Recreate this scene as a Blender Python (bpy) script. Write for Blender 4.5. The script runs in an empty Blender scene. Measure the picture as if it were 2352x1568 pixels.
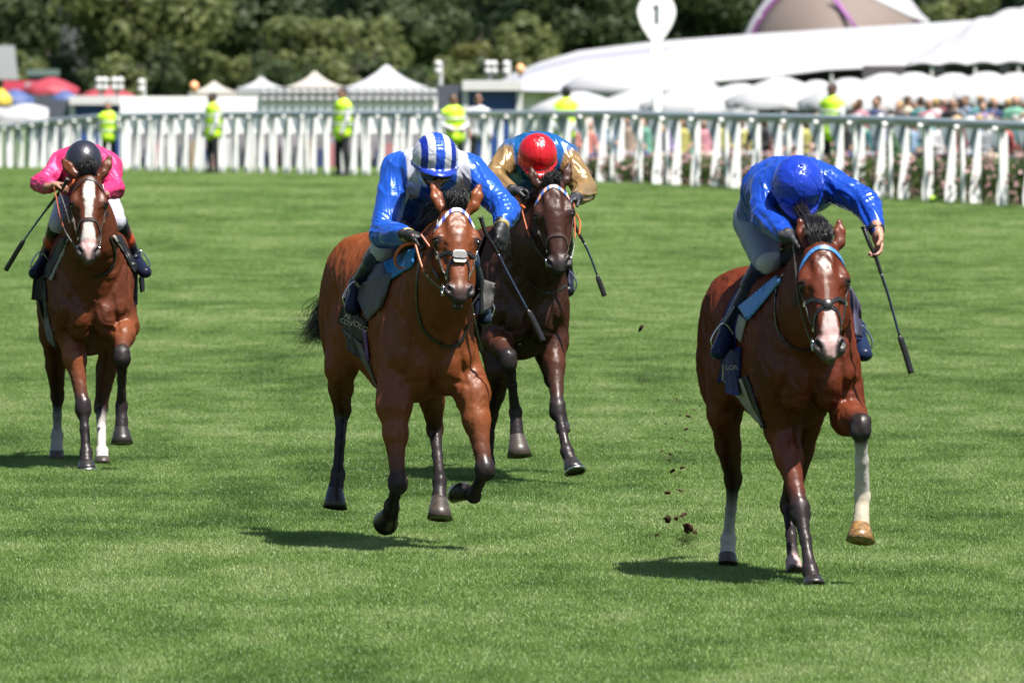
import bpy, bmesh, math, random
import numpy as np
from mathutils import Vector, Matrix
from mathutils.bvhtree import BVHTree
R = math.radians
rng = np.random.default_rng(7)
random.seed(7)
# ------------------------------------------------------------------ camera, sky, sun, exposure
SC = bpy.context.scene
COL = SC.collection
FOC = 26133.0            # focal length in units of a 2352 px wide frame (400 mm lens)
CAM_H = 2.7
TILT = math.atan(684.0 / FOC)
cam_data = bpy.data.cameras.new('camera')
cam_data.lens = 400; cam_data.sensor_width = 36
cam_data.clip_start = 1; cam_data.clip_end = 4000
cam_data.dof.use_dof = True
cam_data.dof.focus_distance = 63.5
cam_data.dof.aperture_fstop = 9.5
cam = bpy.data.objects.new('camera', cam_data)
cam.location = (0, 0, CAM_H)
cam.rotation_euler = (R(90) - TILT, 0, 0)
COL.objects.link(cam); SC.camera = cam

SUN_DIR = Vector((0.33, -0.38, 1.0)).normalized()       # towards the sun
world = bpy.data.worlds.new('World'); SC.world = world
world.use_nodes = True
wn = world.node_tree.nodes; wl = world.node_tree.links
wn.clear()
sky = wn.new('ShaderNodeTexSky'); sky.sky_type = 'NISHITA'; sky.sun_disc = False
sky.sun_elevation = math.asin(SUN_DIR.z)
sky.sun_rotation = math.atan2(SUN_DIR.x, SUN_DIR.y)
sky.air_density = 1.2; sky.dust_density = 1.0
bg = wn.new('ShaderNodeBackground'); bg.inputs['Strength'].default_value = 0.05
wo = wn.new('ShaderNodeOutputWorld')
wl.new(sky.outputs[0], bg.inputs['Color']); wl.new(bg.outputs[0], wo.inputs['Surface'])
sun_data = bpy.data.lights.new('sun', 'SUN'); sun_data.energy = 5.0; sun_data.angle = R(0.53)
sun_data.color = (1.0, 0.955, 0.89)
sun = bpy.data.objects.new('sun', sun_data)
sun.rotation_euler = SUN_DIR.to_track_quat('Z', 'Y').to_euler()
sun.location = (0, 0, 60); COL.objects.link(sun)
vs = SC.view_settings
vs.view_transform = 'Standard'; vs.look = 'None'; vs.gamma = 1.0; vs.use_curve_mapping = False
vs.exposure = 1.3
SC.cycles.use_denoising = True
SC.cycles.max_bounces = 8
SC.cycles.transparent_max_bounces = 8
SC.cycles.caustics_reflective = False; SC.cycles.caustics_refractive = False
SC.cycles.sample_clamp_indirect = 6

def at(px, py, d):
    """world point seen at (px,py) of a 2352x1568 frame at ground distance d"""
    u = (px - 1176) / FOC; v = (784 - py) / FOC
    y = math.cos(TILT) + math.sin(TILT) * v
    z = -math.sin(TILT) + math.cos(TILT) * v
    k = d / y
    return np.array([u * k, d, CAM_H + z * k])

# ------------------------------------------------------------------ object helpers
def tag(o, label=None, cat=None, group=None, kind=None):
    if label: o['label'] = label
    if cat: o['category'] = cat
    if group: o['group'] = group
    if kind: o['kind'] = kind
    return o
def empty(name, loc, label, cat, group=None):
    o = bpy.data.objects.new(name, None); o.location = loc; o.empty_display_size = 0.2
    COL.objects.link(o); tag(o, label, cat, group); return o
def link(name, me, parent=None, mats=(), loc=None):
    for m in mats: me.materials.append(m)
    o = bpy.data.objects.new(name, me); COL.objects.link(o)
    if parent is not None: o.parent = parent
    if loc is not None: o.location = loc
    return o
def mesh_from(name, V, F, smooth=True):
    me = bpy.data.meshes.new(name)
    V = np.asarray(V, dtype=np.float32)
    if isinstance(F, np.ndarray):
        n = F.shape[1]
        me.vertices.add(len(V)); me.vertices.foreach_set('co', V.ravel())
        me.loops.add(F.size); me.loops.foreach_set('vertex_index', F.astype(np.int32).ravel())
        me.polygons.add(len(F)); me.polygons.foreach_set('loop_start', np.arange(0, F.size, n, dtype=np.int32))
        me.update(calc_edges=True)
    else:
        me.from_pydata([tuple(map(float, v)) for v in V], [], F)
    me.polygons.foreach_set('use_smooth', [smooth] * len(me.polygons))
    me.update()
    return me
def set_col(me, C, name='col'):
    a = me.color_attributes.new(name, 'FLOAT_COLOR', 'POINT')
    c = np.ones((len(me.vertices), 4), dtype=np.float32); c[:, :3] = C
    a.data.foreach_set('color', c.ravel())
def copy_tree(o, parent=None):
    c = o.copy(); COL.objects.link(c)
    if parent is not None: c.parent = parent
    for ch in list(o.children): copy_tree(ch, c)
    return c

class MB:
    """collects simple shapes into one mesh"""
    def __init__(s): s.V = []; s.F = []; s.mi = []; s.cur = 0
    def add(s, V, F):
        b = len(s.V); s.V += [tuple(map(float, v)) for v in V]
        s.F += [tuple(i + b for i in f) for f in F]; s.mi += [s.cur] * len(F); return s
    def box(s, c, h, M=None):
        c = np.array(c, float); h = np.array(h, float)
        P = [np.array((i, j, k)) * h for i in (-1, 1) for j in (-1, 1) for k in (-1, 1)]
        if M is not None: P = [M @ p for p in P]
        return s.add([c + p for p in P], [(0,1,3,2),(4,6,7,5),(0,4,5,1),(2,3,7,6),(0,2,6,4),(1,5,7,3)])
    def tube(s, pts, rad, n=8, cap=True, flat=1.0, up=None):
        pts = [np.array(p, float) for p in pts]; m = len(pts)
        rad = [rad] * m if not hasattr(rad, '__len__') else rad
        V = []; prev = None
        for i, p in enumerate(pts):
            t = pts[min(i + 1, m - 1)] - pts[max(i - 1, 0)]; t = t / (np.linalg.norm(t) + 1e-9)
            if prev is None:
                a = np.array(up if up is not None else ((0, 0, 1) if abs(t[2]) < .9 else (1, 0, 0)), float)
            else: a = prev
            a = a - t * a.dot(t); a /= (np.linalg.norm(a) + 1e-9); prev = a
            b = np.cross(t, a)
            for k in range(n):
                w = 2 * math.pi * k / n
                V.append(p + a * math.cos(w) * rad[i] + b * math.sin(w) * rad[i] * flat)
        F = [(i*n+k, i*n+(k+1) % n, (i+1)*n+(k+1) % n, (i+1)*n+k) for i in range(m-1) for k in range(n)]
        if cap: F += [tuple(reversed(range(n))), tuple(range((m-1)*n, m*n))]
        return s.add(V, F)
    def lathe(s, prof, c=(0, 0, 0), n=16, M=None, cap=True):
        V = []; c = np.array(c, float)
        for (r, z) in prof:
            for k in range(n):
                w = 2 * math.pi * k / n
                p = np.array((r * math.cos(w), r * math.sin(w), z))
                V.append(c + (M @ p if M is not None else p))
        m = len(prof)
        F = [(i*n+k, i*n+(k+1) % n, (i+1)*n+(k+1) % n, (i+1)*n+k) for i in range(m-1) for k in range(n)]
        if cap: F += [tuple(reversed(range(n))), tuple(range((m-1)*n, m*n))]
        return s.add(V, F)
    def prism(s, poly, h, M=None, c=(0, 0, 0)):
        """poly in local xy, from z=0 to z=h"""
        c = np.array(c, float); n = len(poly)
        P = [np.array((x, y, 0.)) for x, y in poly] + [np.array((x, y, h)) for x, y in poly]
        if M is not None: P = [M @ p for p in P]
        return s.add([c + p for p in P], [tuple(reversed(range(n))), tuple(range(n, 2*n))] +
                     [(i, (i+1) % n, n+(i+1) % n, n+i) for i in range(n)])
    def build(s, name, mats, parent=None, smooth=False, loc=None):
        if not isinstance(mats, (list, tuple)): mats = [mats]
        me = mesh_from(name, s.V, s.F, smooth)
        me.polygons.foreach_set('material_index', s.mi)
        return link(name, me, parent, mats, loc)

# ------------------------------------------------------------------ materials
def nodes_of(m):
    m.use_nodes = True
    nt = m.node_tree
    return nt.nodes, nt.links, nt.nodes['Principled BSDF']
MATS = {}
ALB = .72        # the picture is exposed bright, so pigments sit at their true, darker reflectance
def simple(name, col, rough=.6, metal=0., spec=.5, noise=.15, scale=30., bump=0., bscale=None, sheen=0., coat=0., trans=0.):
    if name in MATS: return MATS[name]
    m = bpy.data.materials.new(name); N, L, b = nodes_of(m)
    b.inputs['Roughness'].default_value = rough; b.inputs['Metallic'].default_value = metal
    b.inputs['Specular IOR Level'].default_value = spec
    b.inputs['Sheen Weight'].default_value = sheen; b.inputs['Coat Weight'].default_value = coat
    tc = N.new('ShaderNodeTexCoord')
    nz = N.new('ShaderNodeTexNoise'); nz.inputs['Scale'].default_value = scale; nz.inputs['Detail'].default_value = 4
    L.new(tc.outputs['Object'], nz.inputs['Vector'])
    mr = N.new('ShaderNodeMapRange'); mr.inputs['From Min'].default_value = .3; mr.inputs['From Max'].default_value = .7
    mr.inputs['To Min'].default_value = 1 - noise; mr.inputs['To Max'].default_value = 1 + noise
    L.new(nz.outputs['Fac'], mr.inputs['Value'])
    mx = N.new('ShaderNodeMix'); mx.data_type = 'RGBA'; mx.blend_type = 'MULTIPLY'; mx.inputs['Factor'].default_value = 1
    if max(col) < .79: col = tuple(c * ALB for c in col)
    mx.inputs['A'].default_value = (*col, 1); L.new(mr.outputs[0], mx.inputs['B'])
    L.new(mx.outputs['Result'], b.inputs['Base Color'])
    if bump:
        nb = N.new('ShaderNodeTexNoise'); nb.inputs['Scale'].default_value = bscale or scale * 2; nb.inputs['Detail'].default_value = 3
        L.new(tc.outputs['Object'], nb.inputs['Vector'])
        bp = N.new('ShaderNodeBump'); bp.inputs['Strength'].default_value = 1; bp.inputs['Distance'].default_value = bump
        L.new(nb.outputs['Fac'], bp.inputs['Height']); L.new(bp.outputs[0], b.inputs['Normal'])
    if trans:
        tr = N.new('ShaderNodeBsdfTranslucent'); L.new(mx.outputs['Result'], tr.inputs['Color'])
        ms = N.new('ShaderNodeMixShader'); ms.inputs[0].default_value = trans
        out = N['Material Output']
        L.new(b.outputs[0], ms.inputs[1]); L.new(tr.outputs[0], ms.inputs[2]); L.new(ms.outputs[0], out.inputs['Surface'])
    MATS[name] = m; return m
def attr_mat(name, rough=.5, spec=.5, bump=0., bscale=60., sheen=0., var=.12, vscale=12., stretch=None, aniso_bump=None, coat=0., metal=0., sheen_tint=(1, 1, 1)):
    """base colour from the 'col' attribute, mild variation, fine relief"""
    if name in MATS: return MATS[name]
    m = bpy.data.materials.new(name); N, L, b = nodes_of(m)
    b.inputs['Roughness'].default_value = rough; b.inputs['Specular IOR Level'].default_value = spec
    b.inputs['Sheen Weight'].default_value = sheen; b.inputs['Sheen Roughness'].default_value = .4
    b.inputs['Sheen Tint'].default_value = (*sheen_tint, 1)
    b.inputs['Coat Weight'].default_value = coat; b.inputs['Coat Roughness'].default_value = .3
    b.inputs['Metallic'].default_value = metal
    at_ = N.new('ShaderNodeAttribute'); at_.attribute_name = 'col'
    tc = N.new('ShaderNodeTexCoord')
    nz = N.new('ShaderNodeTexNoise'); nz.inputs['Scale'].default_value = vscale; nz.inputs['Detail'].default_value = 5
    L.new(tc.outputs['Object'], nz.inputs['Vector'])
    mr = N.new('ShaderNodeMapRange'); mr.inputs['From Min'].default_value = .3; mr.inputs['From Max'].default_value = .7
    mr.inputs['To Min'].default_value = ALB * (1 - var); mr.inputs['To Max'].default_value = ALB * (1 + var)
    L.new(nz.outputs['Fac'], mr.inputs['Value'])
    mx = N.new('ShaderNodeMix'); mx.data_type = 'RGBA'; mx.blend_type = 'MULTIPLY'; mx.inputs['Factor'].default_value = 1
    L.new(at_.outputs['Color'], mx.inputs['A']); L.new(mr.outputs[0], mx.inputs['B'])
    L.new(mx.outputs['Result'], b.inputs['Base Color'])
    if bump:
        mp = N.new('ShaderNodeMapping'); L.new(tc.outputs['Object'], mp.inputs['Vector'])
        if stretch: mp.inputs['Scale'].default_value = stretch
        nb = N.new('ShaderNodeTexNoise'); nb.inputs['Scale'].default_value = bscale; nb.inputs['Detail'].default_value = 3
        nb.inputs['Distortion'].default_value = .4
        L.new(mp.outputs[0], nb.inputs['Vector'])
        bp = N.new('ShaderNodeBump'); bp.inputs['Strength'].default_value = 1; bp.inputs['Distance'].default_value = bump
        L.new(nb.outputs['Fac'], bp.inputs['Height']); L.new(bp.outputs[0], b.inputs['Normal'])
    MATS[name] = m; return m

# ------------------------------------------------------------------ implicit surface modeller
def unit(v): v = np.asarray(v, float); return v / (np.linalg.norm(v) + 1e-12)
class Prim:
    def __init__(s, kind, k=.03, col=None, sub=False, **kw):
        s.kind = kind; s.k = k; s.col = col; s.sub = sub; s.__dict__.update(kw)
        if kind == 'cone':
            s.a = np.asarray(s.a, float); s.b = np.asarray(s.b, float)
            rm = max(s.ra, s.rb)
            s.lo = np.minimum(s.a, s.b) - rm; s.hi = np.maximum(s.a, s.b) + rm
        else:
            s.c = np.asarray(s.c, float); s.r = np.asarray(s.r, float)
            e = np.abs(s.M) @ s.r if s.M is not None else s.r
            s.lo = s.c - e; s.hi = s.c + e
    def d(s, P):
        if s.kind == 'cone':
            ba = s.b - s.a; l2 = ba @ ba + 1e-12
            pa = P - s.a; t = np.clip((pa @ ba) / l2, 0, 1)
            q = pa - t[..., None] * ba
            if s.side is not None:
                v = s.side; qv = q @ v; q = q + v * (qv * (1 / s.flat - 1))[..., None]
            r = s.ra + (s.rb - s.ra) * t
            if s.bulge: r = r + s.bulge * np.sin(np.pi * t)
            dd = np.sqrt((q * q).sum(-1)) - r
            s.t = t
            return dd
        p = P - s.c
        if s.M is not None: p = p @ s.M
        k0 = np.sqrt(((p / s.r) ** 2).sum(-1)); k1 = np.sqrt(((p / (s.r ** 2)) ** 2).sum(-1)) + 1e-9
        return k0 * (k0 - 1) / k1
class Blob:
    """smooth union / subtraction of primitives, meshed with surface nets"""
    def __init__(s): s.P = []
    def cone(s, a, b, ra, rb=None, k=.03, col=None, side=None, flat=1., bulge=0., sub=False):
        if side is not None:
            ax = unit(np.asarray(b, float) - np.asarray(a, float) + 1e-9); side = np.asarray(side, float)
            side = unit(side - ax * side.dot(ax))
        s.P.append(Prim('cone', k, col, sub, a=a, b=b, ra=ra, rb=ra if rb is None else rb, side=side, flat=flat, bulge=bulge)); return s
    def chain(s, pts, rad, k=.03, col=None, side=None, flat=1.):
        for i in range(len(pts) - 1):
            c = col
            if col is not None and isinstance(col, list): c = (col[i], col[i + 1])
            s.cone(pts[i], pts[i+1], rad[i], rad[i+1], k, c, side, flat)
        return s
    def ell(s, c, r, M=None, k=.03, col=None, sub=False):
        s.P.append(Prim('ell', k, col, sub, c=c, r=r, M=M)); return s
    def mesh(s, vox, disp=None):
        P = s.P
        lo = np.min([p.lo for p in P if not p.sub], 0) - 3 * vox; hi = np.max([p.hi for p in P if not p.sub], 0) + 3 * vox
        n = np.ceil((hi - lo) / vox).astype(int) + 1
        G = np.full(n, 1.0, dtype=np.float32)
        ax = [lo[i] + vox * np.arange(n[i]) for i in range(3)]
        for p in P:
            m = p.k + 2.5 * vox
            i0 = np.maximum(np.floor((p.lo - m - lo) / vox).astype(int), 0)
            i1 = np.minimum(np.ceil((p.hi + m - lo) / vox).astype(int) + 1, n)
            if np.any(i1 <= i0): continue
            X, Y, Z = np.meshgrid(*[ax[i][i0[i]:i1[i]] for i in range(3)], indexing='ij')
            d = p.d(np.stack([X, Y, Z], -1)).astype(np.float32)
            sl = tuple(slice(i0[i], i1[i]) for i in range(3)); g = G[sl]
            if p.sub:
                h = np.maximum(p.k - np.abs(g + d), 0) / p.k
                G[sl] = np.maximum(g, -d) + h * h * p.k * .25
            else:
                h = np.maximum(p.k - np.abs(g - d), 0) / p.k
                G[sl] = np.minimum(g, d) - h * h * p.k * .25
        S = G < 0
        c8 = [(i, j, k) for i in (0, 1) for j in (0, 1) for k in (0, 1)]
        cnt = np.zeros(n - 1, dtype=np.int8)
        for (i, j, k) in c8: cnt += S[i:n[0]-1+i, j:n[1]-1+j, k:n[2]-1+k]
        act = np.argwhere((cnt > 0) & (cnt < 8))
        vals = {c: G[act[:, 0]+c[0], act[:, 1]+c[1], act[:, 2]+c[2]] for c in c8}
        acc = np.zeros((len(act), 3)); num = np.zeros(len(act))
        for axn in range(3):
            for c in c8:
                if c[axn]: continue
                e = list(c); e[axn] = 1; e = tuple(e)
                a = vals[c]; b = vals[e]; m = (a < 0) != (b < 0)
                t = np.where(m, a / np.where(m, a - b, 1), 0)
                q = np.array(c, float)[None, :].repeat(len(act), 0); q[:, axn] = t
                acc += q * m[:, None]; num += m
        V = lo + vox * (act + acc / num[:, None])
        idx = np.full(n - 1, -1, dtype=np.int32); idx[act[:, 0], act[:, 1], act[:, 2]] = np.arange(len(act))
        F = []
        for axn in range(3):
            sa = [slice(1, -1)] * 3; sb = [slice(1, -1)] * 3
            sa[axn] = slice(0, -1); sb[axn] = slice(1, None)
            A = S[tuple(sa)]; B = S[tuple(sb)]
            ed = np.argwhere(A != B); off = np.array([1, 1, 1]); off[axn] = 0
            ed = ed + off; o1, o2 = [(1, 2), (2, 0), (0, 1)][axn]
            d1 = np.zeros(3, int); d1[o1] = 1; d2 = np.zeros(3, int); d2[o2] = 1
            q = [idx[tuple((ed - x).T)] for x in (0*d1, d1, d1 + d2, d2)]
            Q = np.stack(q, 1); flip = ~S[tuple(ed.T)]
            Q[flip] = Q[flip][:, ::-1]
            F.append(Q)
        F = np.concatenate(F)
        F = F[(F >= 0).all(1)]
        s.V = V
        return V, F
    def colours(s, V, sig=.012):
        acc = np.zeros((len(V), 3)); W = np.full(len(V), 1e-12)
        dm = np.full(len(V), 1e9); ds = []
        pr = [p for p in s.P if p.col is not None and not p.sub]
        for p in pr:
            d = p.d(V)
            if isinstance(p.col, tuple) and hasattr(p.col[0], '__len__'):
                t = p.t[:, None]; c = np.asarray(p.col[0]) * (1 - t) + np.asarray(p.col[1]) * t
            else: c = np.broadcast_to(np.asarray(p.col, float), (len(V), 3))
            w = np.exp(-np.clip(d, -.02, .4) / sig)
            acc += c * w[:, None]; W += w
        return acc / W[:, None]
def normals(me):
    n = np.empty(len(me.vertices) * 3, dtype=np.float32); me.vertices.foreach_get('normal', n); return n.reshape(-1, 3)
def coords(me):
    n = np.empty(len(me.vertices) * 3, dtype=np.float32); me.vertices.foreach_get('co', n); return n.reshape(-1, 3).astype(float)
def fold_noise(P, f, seed=0, warp=.35, octv=3):
    """cheap warped-sine turbulence in [-1,1], ridged"""
    r = np.random.default_rng(seed); out = np.zeros(len(P)); a = 1.; tot = 0
    for o in range(octv):
        ph = r.uniform(0, 6.28, 9); D = r.normal(size=(3, 3)); D /= np.linalg.norm(D, axis=1)[:, None]
        Q = P * f * 1.9 ** o
        W = np.stack([np.sin(Q @ D[(i+1) % 3] * 1.7 + ph[i]) for i in range(3)], -1) * warp
        v = (np.sin((Q + W * 3) @ D[0] + ph[3]) + np.sin((Q + W * 3) @ D[1] * 1.3 + ph[4]) + np.sin((Q + W * 2) @ D[2] * .8 + ph[5])) / 3
        out += a * (1 - 2 * np.abs(v)); tot += a; a *= .55
    return out / tot
def displace(me, amp_fn):
    V = coords(me); N = normals(me); V = V + N * amp_fn(V)[:, None]
    me.vertices.foreach_set('co', V.astype(np.float32).ravel()); me.update()
# ------------------------------------------------------------------ terrain
def smooth(a, b, x):
    t = np.clip((x - a) / (b - a), 0, 1); return t * t * (3 - 2 * t)
def terrain(x, y):
    y = np.asarray(y, float)
    return .08 * smooth(150, 195, y) - .33 * smooth(205, 256, y) - .85 * smooth(262, 335, y) + 0 * np.asarray(x)
def make_turf_mat(name, blade):
    m = bpy.data.materials.new(name); N, L, b = nodes_of(m)
    geo = N.new('ShaderNodeNewGeometry')
    mp = N.new('ShaderNodeMapping'); mp.inputs['Scale'].default_value = (.38, .12, 0)
    L.new(geo.outputs['Position'], mp.inputs['Vector'])
    n1 = N.new('ShaderNodeTexNoise'); n1.inputs['Scale'].default_value = 1.0; n1.inputs['Detail'].default_value = 6; n1.inputs['Roughness'].default_value = .62
    L.new(mp.outputs[0], n1.inputs['Vector'])
    mp2 = N.new('ShaderNodeMapping'); mp2.inputs['Scale'].default_value = (2.2, .7, 0)
    L.new(geo.outputs['Position'], mp2.inputs['Vector'])
    n2 = N.new('ShaderNodeTexNoise'); n2.inputs['Scale'].default_value = 1.0; n2.inputs['Detail'].default_value = 4
    L.new(mp2.outputs[0], n2.inputs['Vector'])
    mp3 = N.new('ShaderNodeMapping'); mp3.inputs['Scale'].default_value = (.035, .26, 0); mp3.inputs['Rotation'].default_value = (0, 0, .02)
    L.new(geo.outputs['Position'], mp3.inputs['Vector'])
    n3 = N.new('ShaderNodeTexNoise'); n3.inputs['Scale'].default_value = 1.0; n3.inputs['Detail'].default_value = 2
    L.new(mp3.outputs[0], n3.inputs['Vector'])
    m3 = N.new('ShaderNodeMath'); m3.operation = 'MULTIPLY_ADD'; m3.inputs[1].default_value = .42; L.new(n3.outputs['Fac'], m3.inputs[0]); m3.inputs[2].default_value = -.21
    a0 = N.new('ShaderNodeMath'); a0.operation = 'ADD'; L.new(n1.outputs['Fac'], a0.inputs[0]); L.new(m3.outputs[0], a0.inputs[1])
    ad = N.new('ShaderNodeMath'); ad.operation = 'ADD'
    L.new(a0.outputs[0], ad.inputs[0]); L.new(n2.outputs['Fac'], ad.inputs[1])
    cr = N.new('ShaderNodeValToRGB'); e = cr.color_ramp.elements
    mr = N.new('ShaderNodeMapRange'); mr.inputs['From Min'].default_value = .72; mr.inputs['From Max'].default_value = 1.28
    L.new(ad.outputs[0], mr.inputs['Value']); L.new(mr.outputs[0], cr.inputs['Fac'])
    e[0].position = 0; e[0].color = (.058, .112, .018, 1)
    e[1].position = 1; e[1].color = (.222, .293, .102, 1)
    c = e.new(.5); c.color = (.126, .213, .045, 1)
    last = cr.outputs['Color']
    if blade:
        at_ = N.new('ShaderNodeAttribute'); at_.attribute_name = 'col'
        mx = N.new('ShaderNodeMix'); mx.data_type = 'RGBA'; mx.blend_type = 'MULTIPLY'; mx.inputs['Factor'].default_value = 1
        L.new(last, mx.inputs['A']); L.new(at_.outputs['Color'], mx.inputs['B']); last = mx.outputs['Result']
        b.inputs['Roughness'].default_value = .46; b.inputs['Specular IOR Level'].default_value = .45
        tr = N.new('ShaderNodeBsdfTranslucent'); L.new(last, tr.inputs['Color'])
        ms = N.new('ShaderNodeMixShader'); ms.inputs[0].default_value = .28
        L.new(b.outputs[0], ms.inputs[1]); L.new(tr.outputs[0], ms.inputs[2])
        L.new(ms.outputs[0], N['Material Output'].inputs['Surface'])
    else:
        nz = N.new('ShaderNodeTexNoise'); nz.inputs['Scale'].default_value = 40; nz.inputs['Detail'].default_value = 3
        L.new(geo.outputs['Position'], nz.inputs['Vector'])
        bp = N.new('ShaderNodeBump'); bp.inputs['Distance'].default_value = .03; L.new(nz.outputs['Fac'], bp.inputs['Height'])
        L.new(bp.outputs[0], b.inputs['Normal']); b.inputs['Roughness'].default_value = .9; b.inputs['Specular IOR Level'].default_value = .1
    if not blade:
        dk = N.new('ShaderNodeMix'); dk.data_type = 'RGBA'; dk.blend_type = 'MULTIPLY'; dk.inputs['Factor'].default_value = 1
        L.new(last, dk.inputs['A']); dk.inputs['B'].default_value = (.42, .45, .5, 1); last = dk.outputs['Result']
    L.new(last, b.inputs['Base Color'])
    return m
def build_ground():
    ys = np.concatenate([np.arange(-60, 20, 10.), np.arange(20, 360, 4.), np.array([400, 500, 700, 1000, 1500, 2200])])
    xs = np.array([-900, -400, -200, -100, -60, -30, -15, 0, 15, 30, 60, 100, 200, 400, 900.])
    V = [(x, y, float(terrain(x, y))) for y in ys for x in xs]; n = len(xs)
    F = np.array([(j*n+i, j*n+i+1, (j+1)*n+i+1, (j+1)*n+i) for j in range(len(ys)-1) for i in range(n-1)])
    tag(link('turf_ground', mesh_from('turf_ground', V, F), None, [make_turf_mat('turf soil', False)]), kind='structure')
def build_grass():
    r = np.random.default_rng(3)
    S = .56; nb = 3000
    # one patch of blades around the origin, far blades get the same patch
    bx = r.uniform(-S/2, S/2, nb); by = r.uniform(-S/2, S/2, nb)
    h = r.uniform(.010, .030, nb); h[r.random(nb) < .04] *= 1.35
    w = r.uniform(.0011, .0024, nb)
    an = r.uniform(0, 2*np.pi, nb); ln = r.normal(0, .45, nb); la = r.uniform(0, 2*np.pi, nb)
    dx = np.cos(an) * w; dy = np.sin(an) * w
    tx = np.cos(la) * ln * h; ty = np.sin(la) * ln * h
    V = np.zeros((nb, 5, 3))
    V[:, 0] = np.stack([bx - dx, by - dy, 0*bx - .004], 1); V[:, 1] = np.stack([bx + dx, by + dy, 0*bx - .004], 1)
    V[:, 2] = np.stack([bx + dx*.8 + tx*.4, by + dy*.8 + ty*.4, h*.55], 1); V[:, 3] = np.stack([bx - dx*.8 + tx*.4, by - dy*.8 + ty*.4, h*.55], 1)
    V[:, 4] = np.stack([bx + tx*1.15, by + ty*1.15, h], 1)
    pv = V.reshape(-1, 3)
    F = []
    for i in range(nb):
        o = i * 5; F.append((o, o+1, o+2, o+3)); F.append((o+3, o+2, o+4))
    base = r.uniform(.75, 1.25, (nb, 1)) * np.array([1, 1, 1.])
    dry = r.random(nb) < .045; base[dry] = np.array([1.9, 1.5, 2.2]) * r.uniform(.8, 1.2, (dry.sum(), 1))
    colr = np.repeat(base, 5, 0)
    # scatter points
    pts = []; scl = []
    y = 43.0
    while y < 340:
        st = .42 if y < 90 else (.42 * (1 + (y - 90) / 60.))
        half = y * .0468 + 2.6
        x = np.arange(-half, half + st, st)
        pts.append(np.stack([x + r.uniform(-.22, .22, len(x)) * st, y + r.uniform(-.22, .22, len(x)) * st, 0*x], 1)); scl += [st / .42] * len(x)
        y += st
    pts = np.concatenate(pts); pts[:, 2] = terrain(pts[:, 0], pts[:, 1])
    me = bpy.data.meshes.new('turf_grass')
    allv = np.concatenate([pv, pts]); nv = len(pv)
    me.from_pydata([tuple(v) for v in allv], [], F)
    c = np.ones((len(allv), 3)); c[:nv] = colr; set_col(me, c)
    a = me.attributes.new('is_pt', 'FLOAT', 'POINT'); f = np.zeros(len(allv), dtype=np.float32); f[nv:] = 1; a.data.foreach_set('value', f)
    a = me.attributes.new('sc', 'FLOAT', 'POINT'); f = np.ones(len(allv), dtype=np.float32); f[nv:] = scl; a.data.foreach_set('value', f)
    a = me.attributes.new('rz', 'FLOAT', 'POINT'); f = np.zeros(len(allv), dtype=np.float32); f[nv:] = r.uniform(0, 6.28, len(pts)); a.data.foreach_set('value', f)
    o = link('turf_grass', me, None, [make_turf_mat('turf blades', True)])
    tag(o, kind='stuff', label='short mown green grass of the racecourse', cat='grass')
    ng = bpy.data.node_groups.new('scatter', 'GeometryNodeTree')
    ng.interface.new_socket('Geometry', in_out='INPUT', socket_type='NodeSocketGeometry')
    ng.interface.new_socket('Geometry', in_out='OUTPUT', socket_type='NodeSocketGeometry')
    N = ng.nodes; L = ng.links
    gi = N.new('NodeGroupInput'); go = N.new('NodeGroupOutput')
    def named(n):
        q = N.new('GeometryNodeInputNamedAttribute'); q.data_type = 'FLOAT'; q.inputs['Name'].default_value = n; return q.outputs['Attribute']
    cmp_ = N.new('FunctionNodeCompare'); cmp_.operation = 'GREATER_THAN'; cmp_.inputs['B'].default_value = .5
    L.new(named('is_pt'), cmp_.inputs['A'])
    sp = N.new('GeometryNodeSeparateGeometry'); sp.domain = 'POINT'
    L.new(gi.outputs[0], sp.inputs['Geometry']); L.new(cmp_.outputs[0], sp.inputs['Selection'])
    ip = N.new('GeometryNodeInstanceOnPoints')
    L.new(sp.outputs['Selection'], ip.inputs['Points']); L.new(sp.outputs['Inverted'], ip.inputs['Instance'])
    cx = N.new('ShaderNodeCombineXYZ'); L.new(named('rz'), cx.inputs['Z']); L.new(cx.outputs[0], ip.inputs['Rotation'])
    c2 = N.new('ShaderNodeCombineXYZ'); sc = named('sc')
    L.new(sc, c2.inputs['X']); L.new(sc, c2.inputs['Y']); c2.inputs['Z'].default_value = 1
    L.new(c2.outputs[0], ip.inputs['Scale'])
    L.new(ip.outputs[0], go.inputs[0])
    md = o.modifiers.new('scatter', 'NODES'); md.node_group = ng
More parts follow.
